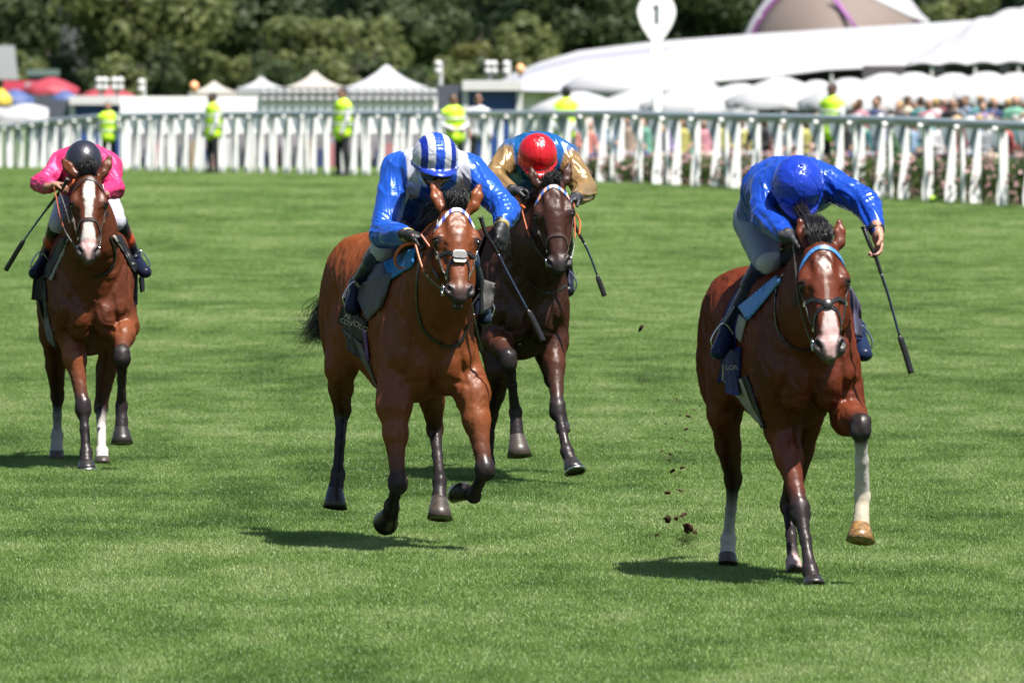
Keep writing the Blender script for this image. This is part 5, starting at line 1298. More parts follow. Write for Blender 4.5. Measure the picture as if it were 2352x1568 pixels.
def jockey(h, s):
    J = h.J; g = lambda k: J(*s[k])
    Lx, F = h.L, h.F; U = np.array([0, 0, 1.])
    root = empty('person', tuple(h.root_loc + g('pelvis')), s['label'], 'person', 'jockeys riding in the race')
    off = -g('pelvis'); P = {k: g(k) + off for k in ('helm', 'shL', 'shR', 'elL', 'elR', 'wrL', 'wrR', 'pelvis', 'knL', 'knR', 'anL', 'anR', 'toL', 'toR')}
    ps = R(s['tilt']); up = unit(U * math.cos(ps) + F * math.sin(ps) + Lx * s.get('hroll', 0)); fw = unit(F * math.cos(ps) - U * math.sin(ps)); lt = np.cross(up, fw)
    if lt.dot(Lx) < 0: lt = -lt
    fw = np.cross(lt, up); fw = fw if fw.dot(F - U) > 0 else -fw
    hc = P['helm']; Mh = np.stack([lt, fw, up], 1)
    def HH(x, y, z): return hc + lt*x + fw*y + up*z
    # -- body: head, neck, torso, limbs as one surface
    b = Blob(); sk = s.get('skin', SKIN)
    b.ell(HH(0, -.005, -.03), (.074, .092, .105), Mh, .02, sk); b.ell(HH(0, .035, -.095), (.052, .055, .055), Mh, .03, sk)
    b.cone(HH(0, .085, -.055), HH(0, .112, -.088), .012, .015, .012, sk)
    b.ell(HH(0, .088, -.125), (.026, .014, .010), Mh, .01, (.42, .16, .13)); b.ell(HH(0, .078, -.150), (.026, .022, .018), Mh, .015, sk)
    for q in (-1, 1):
        b.ell(HH(q*.030, .088, -.055), (.018, .012, .010), Mh, .01, None, True); b.ell(HH(q*.077, -.01, -.065), (.010, .018, .028), Mh, .008, sk)
        b.ell(HH(q*.045, .06, -.085), (.025, .02, .02), Mh, .02, sk)
    msh = (P['shL'] + P['shR']) / 2; pv = P['pelvis']
    b.cone(HH(0, -.02, -.08), msh + F*.02, .055, .065, .03, sk)
    b.chain([msh, lerp(msh, pv, .5) + U*.03, pv], [.125, .115, .12], .05, sk, side=Lx, flat=1.25)
    for q in 'LR':
        b.chain([msh, P['sh'+q], P['el'+q], P['wr'+q]], [.08, .052, .038, .026], .03, sk)
        b.chain([pv, P['kn'+q], P['an'+q] - U*.012, lerp(P['an'+q], P['to'+q], .7) - U*.024], [.09, .050, .024, .008], .03, sk)
        if not s.get('glove' + q): hand(b, P['wr'+q], *s['hand'+q](h), sk)
    V, Fc = b.mesh(.0065 if not (s.get('gloveL') and s.get('gloveR')) else .009)
    me = mesh_from('body', V, Fc); set_col(me, b.colours(V, .006))
    link('body', me, root, [attr_mat('skin', rough=.45, spec=.4, bump=.0006, bscale=160, var=.08)])
    # -- jacket
    j = Blob(); c1, c2 = s['jack'], s['sleeve']; ci = s.get('inner', c1)
    jm = lerp(msh, pv, .5) + U*s.get('hump', .06)
    j.chain([msh - F*.01, jm, lerp(msh, pv, .92)], [.135, .150, .140], .06, c1, side=Lx, flat=1.28)
    j.ell(msh + F*.02 - U*.03, (.19, .12, .13), np.stack([Lx, F, U], 1), .05, ci)
    for q in 'LR':
        j.cone(lerp(msh, P['sh'+q], .5), P['sh'+q], .105, .078, .05, lerp(c1, c2, s.get('yoke', 0)))
        k_ = s.get('arm', 1.)
        j.cone(P['sh'+q], P['el'+q], .078*k_, .066*k_, .03, c2, bulge=.006); j.cone(P['el'+q], P['wr'+q], .064*k_, .033, .03, c2, bulge=.008)
    j.cone(HH(0, -.03, -.12), msh + F*.03, .066, .085, .03, s.get('collar', c1))
    V, Fc = j.mesh(.0065); me = mesh_from('jacket', V, Fc); C = j.colours(V, .0025)
    def wr(Q):
        # torso: folds falling from the shoulders; sleeves: long folds running with the arm, gathers at the elbow and cuff
        w = .005 * fold_noise(Q, 20, s['seed'], .5, 1) + .0068 * fold_noise((Q - pv) * np.array([1, .6, .30]), 62, s['seed']+4, .5, 1)
        for q in 'LR':
            for (a, c, n_) in (('sh', 'el', 0), ('el', 'wr', 5)):
                A, Cc = P[a+q], P[c+q]; ax = unit(Cc - A); L_ = np.linalg.norm(Cc - A); e1 = unit(np.cross(ax, U)); e2 = np.cross(ax, e1)
                t = (Q - A) @ ax; x1 = (Q - A) @ e1; x2 = (Q - A) @ e2; d = np.hypot(x1, x2)
                m = np.exp(-(d / .105)**4) * smooth(-.05, .0, t) * (1 - smooth(L_, L_ + .05, t))
                K = np.stack([t * 16 + x1 * 40, x1 * 85 + t * 20, x2 * 85 - t * 16], 1)
                v = .0078 * fold_noise(K, .75, s['seed'] + n_, .35, 1) + .0026 * fold_noise(K, 1.55, s['seed'] + n_ + 1, .4, 1) + .005 * fold_noise(Q, 24, s['seed'] + n_, .4, 1)
                w = w * (1 - m) + v * m
            dd = np.linalg.norm(Q - P['el'+q], axis=1); e1 = unit(np.cross(P['wr'+q] - P['el'+q], P['sh'+q] - P['el'+q])); bi = unit(unit(P['sh'+q] - P['el'+q]) - unit(P['wr'+q] - P['el'+q]))
            w += .0042 * np.exp(-(dd / .075)**2) * (1 - 2*np.abs(np.sin((Q @ bi) * 105 + 1.5 * fold_noise(Q, 13, 4, .5, 1))))
        for q in 'LR': w = w * smooth(.02, .07, np.linalg.norm(Q - P['wr'+q], axis=1))
        return w
    displace(me, wr)
    if 'jpaint' in s: s['jpaint'](h, s, P, off, coords(me), C, dict(hc=hc, lt=lt, fw=fw, up=up, msh=msh))
    set_col(me, C)
    link('jacket', me, root, [satin('silk ' + s.get('silk', 'satin'), s.get('jr', .28))])
    # -- breeches and boots
    br = Blob(); bc = s['breech']
    br.ell(pv, (.17, .17, .15), np.stack([Lx, F, U], 1), .04, bc)
    for q in 'LR':
        hp = pv + Lx * (.08 if q == 'R' else -.08); kn, an = P['kn'+q], P['an'+q]
        br.cone(hp, kn, .098, .066, .05, bc, bulge=.01); br.cone(kn, lerp(kn, an, .3), .066, .057, .02, bc)
    V, Fc = br.mesh(.008); me = mesh_from('breeches', V, Fc); C = br.colours(V, .01)
    displace(me, lambda Q: .004 * fold_noise(Q, 18, s['seed']+1, .4, 3) + .0022 * fold_noise(Q, 70, s['seed']+6, .5, 2))
    if 'bpaint' in s: s['bpaint'](h, s, P, coords(me), C)
    set_col(me, C); bro = link('breeches', me, root, [attr_mat('breeches cloth', rough=.55, spec=.35, bump=.001, bscale=60, var=.05)])
    for q in 'LR':
        kn, an, to = P['kn'+q], P['an'+q], P['to'+q]; bo = Blob(); kk = s['boot']
        a0 = lerp(kn, an, .10)
        cb = s.get('band'); bt = unit(to - an); heel = an - U*.045 - bt*.045
        ct = s.get('boottop', kk)
        bo.cone(a0, lerp(kn, an, .34), .071, .066, .01, ct)
        if cb: bo.cone(lerp(kn, an, .34), lerp(kn, an, .56), .061, .058, .006, cb)
        bo.cone(lerp(kn, an, .34 if not cb else .58), an, .058, .042, .015, kk)
        bo.cone(an, heel, .040, .034, .02, kk); bo.cone(heel, to - U*.02, .034, .030, .03, kk, side=Lx, flat=1.2); bo.cone(an, to - U*.012, .036, .026, .03, kk, side=Lx, flat=1.15)
        V, Fc = bo.mesh(.007); me = mesh_from('boot', V, Fc)
        displace(me, lambda Q: .002 * fold_noise(Q * np.array([.7, .7, 1.4]), 60, s['seed']+2, .4, 2)); set_col(me, bo.colours(V, .004))
        link('boot', me, root, [attr_mat('boot leather', rough=.32, spec=.14, bump=.0008, bscale=30, var=.1)])
    # -- helmet with its silk cap
    hb = Blob(); hs_ = s.get('hsz', 1.)
    hb.ell(HH(0, -.012, .0), (.121*hs_, .140*hs_, .126*hs_), Mh, .02, s['cap']); hb.ell(HH(0, 0, -.215), (.24, .24, .158), Mh, .012, None, True)
    for i in range(20):
        a0, a1 = i*math.pi/10, (i+1)*math.pi/10
        hb.cone(HH(math.sin(a0)*.117*hs_, math.cos(a0)*.136*hs_ - .012, -.045), HH(math.sin(a1)*.117*hs_, math.cos(a1)*.136*hs_ - .012, -.045), .009, .009, .008, s.get('rim', s['cap']))
    V, Fc = hb.mesh(.0038); me = mesh_from('helmet', V, Fc)
    def hd(Q):
        q = (Q - hc) @ Mh; az = np.arctan2(q[:, 0], q[:, 1]); rad = np.hypot(q[:, 0], q[:, 1])
        w = -.0030 * np.exp(-(np.sin(az * 4) / .10) ** 2) * (rad > .02) + .0022 * fold_noise(Q, 40, s['seed']+7, .6, 2)
        w += .002 * np.sin(az * 24) * np.exp(-(rad / .05) ** 2); w *= np.clip((q[:, 2] + .05) / .02, 0, 1)
        return w * s.get('capw', 1.)
    displace(me, hd); C = hb.colours(V, .004)
    if 'hpaint' in s: s['hpaint']((coords(me) - hc) @ Mh, C)
    set_col(me, C); ho = link('helmet', me, root, [s['capmat']() if 'capmat' in s else satin('silk ' + s.get('silk', 'satin'))])
    if s.get('peak', True):
        Vp = []; Fp = []; na = 21
        for i in range(na):
            a = -1.15 + 2.3 * i / (na - 1); ed = math.cos(a * .5 * math.pi / 1.15)
            for (k, dz) in ((0, 0), (.5, -.006), (1, -.018), (1, -.023), (.5, -.013), (0, -.009)):
                r0x, r0y = .118*hs_, .136*hs_
                Vp.append(HH(math.sin(a)*(r0x + .020*k*ed), math.cos(a)*(r0y + .068*k*ed) - .012 - .006, -.036 + dz * (1 + 0*a) + .0015*math.sin(i*2.3)))
        for i in range(na - 1):
            for k in range(6): Fp.append((i*6+k, i*6+(k+1) % 6, (i+1)*6+(k+1) % 6, (i+1)*6+k))
        Fp += [(5, 4, 3, 2, 1, 0), tuple((na-1)*6 + k for k in range(6))]
        mp_ = mesh_from('peak', Vp, Fp); set_col(mp_, np.tile(s.get('peakc', s['cap']), (len(Vp), 1))); link('peak', mp_, ho, [satin('silk ' + s.get('silk', 'satin'))])
    if s.get('button', True):
        m = MB(); m.lathe([(.001, .0), (.010, .001), (.011, .006), (.007, .011), (.001, .013)], HH(0, -.012, .122*hs_), 12, Mh); bme = m.build('cap_button', satin('silk ' + s.get('silk', 'satin')), ho, True)
        set_col(bme.data, np.tile(s.get('btn', s['cap']), (len(bme.data.vertices), 1)))
    m = MB(); pts = [HH(q*.082, .0, -.05 - .04*0) for q in (-1,)] + [HH(-.07, .03, -.10), HH(0, .05, -.165), HH(.07, .03, -.10), HH(.082, 0, -.05)]
    m.tube(bez(pts, 4), .006, 6); m.build('chin_strap', simple('black leather', (.012, .011, .012)), ho, True)
    if s.get('goggles'):
        gb = Blob()
        for i in range(-4, 5):
            a = i * .24; a1 = (i+1) * .24
            if i < 4: gb.cone(HH(math.sin(a)*.083, math.cos(a)*.100 + .002, -.076), HH(math.sin(a1)*.083, math.cos(a1)*.100 + .002, -.076), .022, .022, .01, BLACK)
        V, Fc = gb.mesh(.006); me = mesh_from('goggles', V, Fc); link('goggles', me, root, [simple('goggle lens', (.01, .015, .04), .05, .3, .9, 0)])
    for q in (-1, 1):
        m = MB(); m.lathe([(.009*math.sin(a), .009*math.cos(a)) for a in np.linspace(.05, 3.09, 7)], HH(q*.030, .082, -.056), 10); m.build('eye', simple('dark eye', (.02, .015, .012), .1, noise=0), root, True)
    for q in 'LR':
        W = P['wr'+q]; ax = unit(W - P['el'+q])
        if s.get('glove' + q):
            gl = Blob(); hand(gl, W, *s['hand'+q](h), BLACK, 1.08); gl.cone(W - ax*.03, W + ax*.01, .036, .032, .01, BLACK)
            V, Fc = gl.mesh(.0055); me = mesh_from('glove', V, Fc); set_col(me, np.tile(s['glovec'], (len(V), 1)))
            go = link('glove', me, root, [attr_mat('glove leather', rough=.5, spec=.4, bump=.001, bscale=80)])
        m = MB(); m.tube([W - ax*.030, W - ax*.015, W + ax*.006], [.040, .041, .039], 18, flat=1.); m.build('cuff', simple(s['cuff'][0], s['cuff'][1], .6), root, True)
    return root, P, off, HH
def whip(h, pts, label, knob=.013, flap=.016, shaft=.0065):
    P = [h.J(*p) for p in pts]; P = bez(P, 6); n = len(P); root = empty('riding_whip', tuple(h.root_loc + P[0]), label, 'whip', 'whips held by the jockeys')
    P = [p - P[0] for p in P]; blk = simple('black rubber grip', (.012, .012, .013), .4, noise=.3, scale=60)
    m = MB(); k = int(n*.36); Q = P[:k+1]
    m.tube([lerp(Q[0], Q[1], t) for t in (-.4, -.1)] , knob*1.35, 10); m.build('knob', simple('whip knob', (.05, .05, .05), .3), root, True)
    G = bez(Q, 3); m = MB(); m.tube(G, [knob * (1.0 if i % 3 else .86) * (1 - .3*i/len(G)) for i in range(len(G))], 10); m.build('grip', blk, root, True)
    m = MB(); m.tube(P[k:int(n*.74)+1], [shaft * (1.1 - .4*i/n) for i in range(len(P[k:int(n*.74)+1]))], 8); m.build('shaft', simple('whip shaft', (.02, .03, .06), .3, noise=.5, scale=90), root, True)
    Q = P[int(n*.74):]; m = MB(); m.tube(bez(Q, 2), [shaft + (flap - shaft)*min(1, i/2.5) for i in range(len(bez(Q, 2)))], 10, flat=.55, up=h.L); m.build('flap', simple('black leather', (.012, .011, .012)), root, True)
    return root
def arc_strap(name, pts, w, th, mat, parent, nrm):
    P = bez(pts, 6); V, F = ribbon(P, [np.asarray(nrm, float)] * len(P), w, th); return link(name, mesh_from(name, V, F, False), parent, [mat])
def side_cloth(h, name, f0, f1, z0, z1, q, mat, parent, out=.012, th=.006, n=12, skew=0., off=0., flare=0.):
    """cloth lying on the flank q: rays from outside find the body, the sheet is offset by 'out'"""
    V = []; 
    prev = None
    G = np.zeros((n+1, n+1, 3))
    for j in range(n+1):
        for i in range(n+1):
            u, v = i/n, j/n; f = f0 + (f1-f0)*u + skew*v; z = z0 + (z1-z0)*v
            p = h.B(f, q*.7, z) ; d = -h.L*q
            r = h.bvh.ray_cast(Vector(p), Vector(d), .62)
            l = np.dot(np.array(r[0]), h.L) * q if r[0] is not None else None
            G[j, i] = (f, z, l if l is not None and l > .08 else -1)
    # outermost envelope so that the sheet hangs and never tucks in
    for i in range(n+1):
        last = .16
        for j in range(n+1):
            l = G[j, i, 2]
            if l < last: l = last - .006
            G[j, i, 2] = last = max(l, last - .02)
    Lc = G[:, :, 2].copy()
    for _ in range(3):
        Lc[1:-1, 1:-1] = np.maximum(Lc[1:-1, 1:-1], (Lc[:-2, 1:-1] + Lc[2:, 1:-1] + Lc[1:-1, :-2] + Lc[1:-1, 2:]) / 4)
    for s_ in (0, 1):
        for j in range(n+1):
            for i in range(n+1):
                p = h.B(G[j, i, 0], 0, G[j, i, 1]); p = p - h.L * np.dot(p, h.L) + h.L * q * (Lc[j, i] + out + s_*th + flare * (j/n)**2 + .004*math.sin(i*.9 + j*.3))
                V.append(p - off)
    N1 = n+1; o = N1*N1
    F = [(j*N1+i, j*N1+i+1, (j+1)*N1+i+1, (j+1)*N1+i) for j in range(n) for i in range(n)] + [(o+j*N1+i, o+(j+1)*N1+i, o+(j+1)*N1+i+1, o+j*N1+i+1) for j in range(n) for i in range(n)]
    bd = [i for i in range(n)] + [j*N1+n for j in range(n)] + [n*N1+i for i in range(n, 0, -1)] + [j*N1 for j in range(n, 0, -1)]
    F += [(bd[k], bd[(k+1) % len(bd)], o+bd[(k+1) % len(bd)], o+bd[k]) for k in range(len(bd))]
    return link(name, mesh_from(name, V, F), parent, [mat])
def hug_sheet(h, name, px4, off0, mat, parent, rel, th=.006, n=12, wav=.002):
    """cloth lying on the body: corners given where they are seen, the sheet rests a little above the coat"""
    o = np.array([0, 0, CAM_H]) - h.root_loc; c = [np.array(p, float) for p in px4]; D = np.zeros((n+1, n+1)); PX = np.zeros((n+1, n+1, 3))
    for j in range(n+1):
        for i in range(n+1):
            u, v = i/n, j/n; p = c[0]*(1-u)*(1-v) + c[1]*u*(1-v) + c[2]*u*v + c[3]*(1-u)*v; PX[j, i] = p
            q, nn = h.hit(p[0], p[1], 0)
            D[j, i] = np.nan if q is None else -(q @ np.array([0, 1, 0]))
            if not np.isnan(D[j, i]) and abs(D[j, i] - p[2]) > .45: D[j, i] = p[2]
    D = np.where(np.isnan(D), PX[:, :, 2], D)
    for _ in range(6):
        E = D.copy(); E[1:-1, 1:-1] = (D[:-2, 1:-1] + D[2:, 1:-1] + D[1:-1, :-2] + D[1:-1, 2:]) / 4; E[0] = (D[0] + D[1]) / 2; E[-1] = (D[-1] + D[-2]) / 2; E[:, 0] = (E[:, 0] + E[:, 1]) / 2; E[:, -1] = (E[:, -1] + E[:, -2]) / 2
        D = np.maximum(D, E)
    V = []
    P3 = np.array([[h.J(PX[j, i, 0], PX[j, i, 1], D[j, i] + off0 + wav * (math.sin(i*1.1 + j*.4) + math.sin(j*.9))) for i in range(n+1)] for j in range(n+1)])
    nv = unit(np.cross(P3[0, -1] - P3[0, 0], P3[-1, 0] - P3[0, 0])); nv = nv if nv.dot(h.F) > 0 else -nv
    flip = np.cross(P3[0, -1] - P3[0, 0], P3[-1, 0] - P3[0, 0]).dot(nv) > 0
    for s_ in (0, 1):
        for j in range(n+1):
            for i in range(n+1): V.append(P3[j, i] - rel + nv * s_ * th)
    N1 = n+1; o_ = N1*N1
    F = [(j*N1+i, (j+1)*N1+i, (j+1)*N1+i+1, j*N1+i+1) for j in range(n) for i in range(n)] + [(o_+j*N1+i, o_+j*N1+i+1, o_+(j+1)*N1+i+1, o_+(j+1)*N1+i) for j in range(n) for i in range(n)]
    bd = [i for i in range(n)] + [j*N1+n for j in range(n)] + [n*N1+i for i in range(n, 0, -1)] + [j*N1 for j in range(n, 0, -1)]
    F += [(bd[k], bd[(k+1) % len(bd)], o_+bd[(k+1) % len(bd)], o_+bd[k]) for k in range(len(bd))]
    return link(name, mesh_from(name, V, F), parent, [mat])
def stirrup(h, P, q, parent, off, strap_from):
    to, an = P['to'+q], P['an'+q]; an, to = an - off, to - off
    bt = unit(to - an); c = lerp(an, to, .55) - np.array([0, 0, .045]); met = simple('bit steel', (.7, .7, .72), .18, 1.)
    top = c + np.array([0, 0, .125]); m = MB()
    pts = [c - h.L*.052, c + h.L*.052, c + h.L*.060 + np.array([0, 0, .05]), top, c - h.L*.060 + np.array([0, 0, .05]), c - h.L*.052]
    m.tube(bez(pts[1:], 5), .0055, 6); m.tube([pts[0], pts[1]], .011, 8, flat=1.8); o = m.build('stirrup', met, parent, True)
    arc_strap('stirrup_leather', [top, lerp(top, strap_from, .5), strap_from], .022, .004, simple('black leather', (.012, .011, .012)), parent, h.L)
def text_part(txt, name, loc, xdir, ydir, size, mat, parent):
    cu = bpy.data.curves.new(name, 'FONT'); cu.body = txt; cu.size = size; cu.extrude = .0012; cu.align_x = 'CENTER'; cu.align_y = 'CENTER'
    tmp = bpy.data.objects.new(name, cu); COL.objects.link(tmp); me = bpy.data.meshes.new_from_object(tmp.evaluated_get(bpy.context.evaluated_depsgraph_get()))
    bpy.data.objects.remove(tmp); me.materials.clear(); me.materials.append(mat); o = bpy.data.objects.new(name, me); COL.objects.link(o)
    x = unit(xdir); y = np.asarray(ydir, float); y = unit(y - x*x.dot(y)); z = np.cross(x, y)
    o.matrix_world = Matrix(((x[0], y[0], z[0], loc[0]), (x[1], y[1], z[1], loc[1]), (x[2], y[2], z[2], loc[2]), (0, 0, 0, 1)))
    o.parent = parent
    return o
BLUE = (.016, .100, .56); DBLUE = (.008, .025, .33); PURE = (.012, .072, .50)
def paintB(h, s, P, off, V, C, g):
    # white braces over both shoulders, and a white collar flap
    w = (V - g['msh']); l = w @ h.L; z = w[:, 2]; f = w @ h.F
    for q in (-1, 1):
        c = .118 + .10 * np.clip(-z - .02, 0, 1) * 0
        m = np.clip((.034 - np.abs(l*q - .130)) / .006 + .5, 0, 1) * (f > -.12)
        m *= (z > (-.26 if q < 0 else -.12))
        C[:] = C * (1 - m[:, None]) + np.array((.56, .57, .64)) * m[:, None]
def capB(q, C):
    x = np.abs(q[:, 0]) / .121; top = q[:, 2] > -.038
    W = np.array((.56, .57, .64)); B_ = np.array((.020, .085, .55)); D = np.array((.010, .030, .33))
    for a, b, c in ((0, .2, B_), (.2, .52, W), (.52, .78, D), (.78, 1.2, W)):
        m = (x >= a) & (x < b) & top; C[m] = c
def jpaintC(h, s, P, off, V, C, g):
    pass
def hA_L(h): return (h.L*.95 + h.F*.25 - np.array([0, 0, .1]), h.F*-.55 - np.array([0, 0, .75]), 1, (.55, 1.05, .8))
def hgen(ld, fd, ud, nl, nf, nu, side, curl):
    return lambda h: (h.L*ld + h.F*fd + np.array([0, 0, ud*1.]), h.L*nl + h.F*nf + np.array([0, 0, nu*1.]), side, curl)
RID = dict(
 A=dict(seed=5, label='jockey in plain pink silks and a black helmet, crouched behind a blazed horse', silk='pink', jr=.5,
  helm=(192, 374, .50), hsz=.98, tilt=58, shL=(142, 378, .25), shR=(248, 382, .25), elL=(94, 422, .42), elR=(263, 434, .42), wrL=(119, 428, .68), wrR=(232, 446, .70),
  pelvis=(202, 452, -.35), knL=(138, 512, .12), knR=(264, 508, .12), anL=(108, 588, -.12), anR=(306, 586, -.12), toL=(80, 622, .06), toR=(334, 620, .06),
  jack=(.66, .030, .16), sleeve=(.66, .030, .16), breech=(.46, .46, .54), boot=(.010, .014, .035), boottop=(.012, .012, .02), band=(.55, .075, .02), cap=(.018, .019, .032), rim=(.012, .012, .02),
  peak=False, button=False, capw=.25, arm=.82, cuff=('pink cuff', (.7, .03, .16)),
  capmat=lambda: attr_mat('black helmet cover', rough=.35, spec=.5, bump=.0005, bscale=200),
  handL=hgen(.9, .35, .1, -.1, .2, -1, -1, (.75, 1.1, .7)), handR=hgen(-.9, .35, .1, .1, .2, -1, 1, (.75, 1.1, .7)), glovec=BLACK),
 B=dict(seed=15, label='jockey in royal blue silks with white braces, goggles and a blue and white striped cap', silk='royal blue',
  helm=(1001, 361, .54), tilt=15, hroll=.04, shL=(915, 388, .22), shR=(1078, 392, .26), elL=(880, 538, .40), elR=(1163, 482, .45), wrL=(938, 540, .72), wrR=(1152, 520, .62),
  pelvis=(945, 500, -.38), knL=(882, 572, .17), knR=(1058, 560, .12), anL=(822, 655, -.08), anR=(1104, 680, -.12), toL=(808, 702, .06), toR=(1112, 726, .06),
  jack=BLUE, sleeve=BLUE, breech=(.46, .46, .54), boot=(.012, .018, .035), boottop=(.015, .028, .08), cap=(.56, .57, .64), peakc=(.02, .06, .5), rim=(.02, .05, .42), btn=(.02, .06, .5),
  goggles=True, jpaint=paintB, hpaint=capB, cuff=('gold cuff trim', (.35, .28, .10)), gloveL=True, gloveR=True, glovec=(.012, .012, .014),
  handL=hgen(.8, .5, -.2, .2, .2, -1, -1, (.8, 1.1, .7)), handR=hgen(-.10, .5, -.8, -.55, -.8, -.3, 1, (.55, .9, .6)), arm=.98, hump=.05),
 C=dict(seed=25, label='jockey in a turquoise jacket with gold sleeves and a red cap', silk='turquoise and gold',
  helm=(1235, 356, .50), hsz=.98, tilt=30, shL=(1178, 352, .26), shR=(1296, 358, .26), elL=(1131, 410, .42), elR=(1345, 436, .42), wrL=(1180, 440, .66), wrR=(1322, 456, .70),
  pelvis=(1228, 452, -.38), knL=(1172, 530, .12), knR=(1288, 530, .12), anL=(1150, 625, -.12), anR=(1300, 632, -.12), toL=(1136, 655, .06), toR=(1304, 662, .06),
  jack=(.010, .12, .36), sleeve=(.30, .185, .075), inner=(.010, .12, .36), yoke=0, breech=(.46, .46, .54), boot=(.010, .012, .02), cap=(.60, .010, .018),
  cuff=('black cuff', (.012, .012, .014)), gloveL=True, gloveR=True, glovec=(.03, .03, .038), arm=.93,
  handL=hgen(.9, .45, .05, .1, .2, -1, -1, (.75, 1.1, .7)), handR=hgen(-.6, .7, -.2, .1, .2, -1, 1, (.75, 1.1, .7))),
 D=dict(seed=35, label='jockey in all blue silks with his head down and one bare hand out', silk='deep blue',
  helm=(1834, 424, .50), hsz=1.03, tilt=48, shL=(1762, 428, .22), shR=(1900, 418, .28), elL=(1756, 498, .42), elR=(1990, 466, .45), wrL=(1812, 544, .72), wrR=(2014, 530, .62),
  pelvis=(1768, 505, -.38), knL=(1762, 604, .14), knR=(1898, 610, .12), anL=(1676, 750, -.08), anR=(1966, 754, -.12), toL=(1650, 802, .06), toR=(1985, 806, .06),
  jack=PURE, sleeve=PURE, breech=(.23, .255, .33), boot=(.012, .022, .06), boottop=(.010, .014, .05), cap=(.014, .052, .52), peakc=(.03, .06, .55),
  cuff=('black cuff', (.012, .012, .014)), gloveL=True, glovec=(.03, .03, .038), skin=(.48, .25, .18),
  handL=hgen(.8, .5, -.2, .2, .2, -1, -1, (.8, 1.1, .7)), handR=hgen(.10, .25, -1, -.9, .25, -.1, -1, (.40, .60, .55)), arm=.92, hump=.06),
)
def kneepatch(h, s, P, V, C):
    kn = P['knL']; d = np.linalg.norm((V - kn - np.array([.02, 0, .0])) * np.array([1, .6, 1.4]), axis=1); m = np.clip((.085 - d) / .006, 0, 1)[:, None]
    C[:] = C * (1 - m) + np.array((.55, .55, .53)) * m
RID['D']['bpaint'] = kneepatch
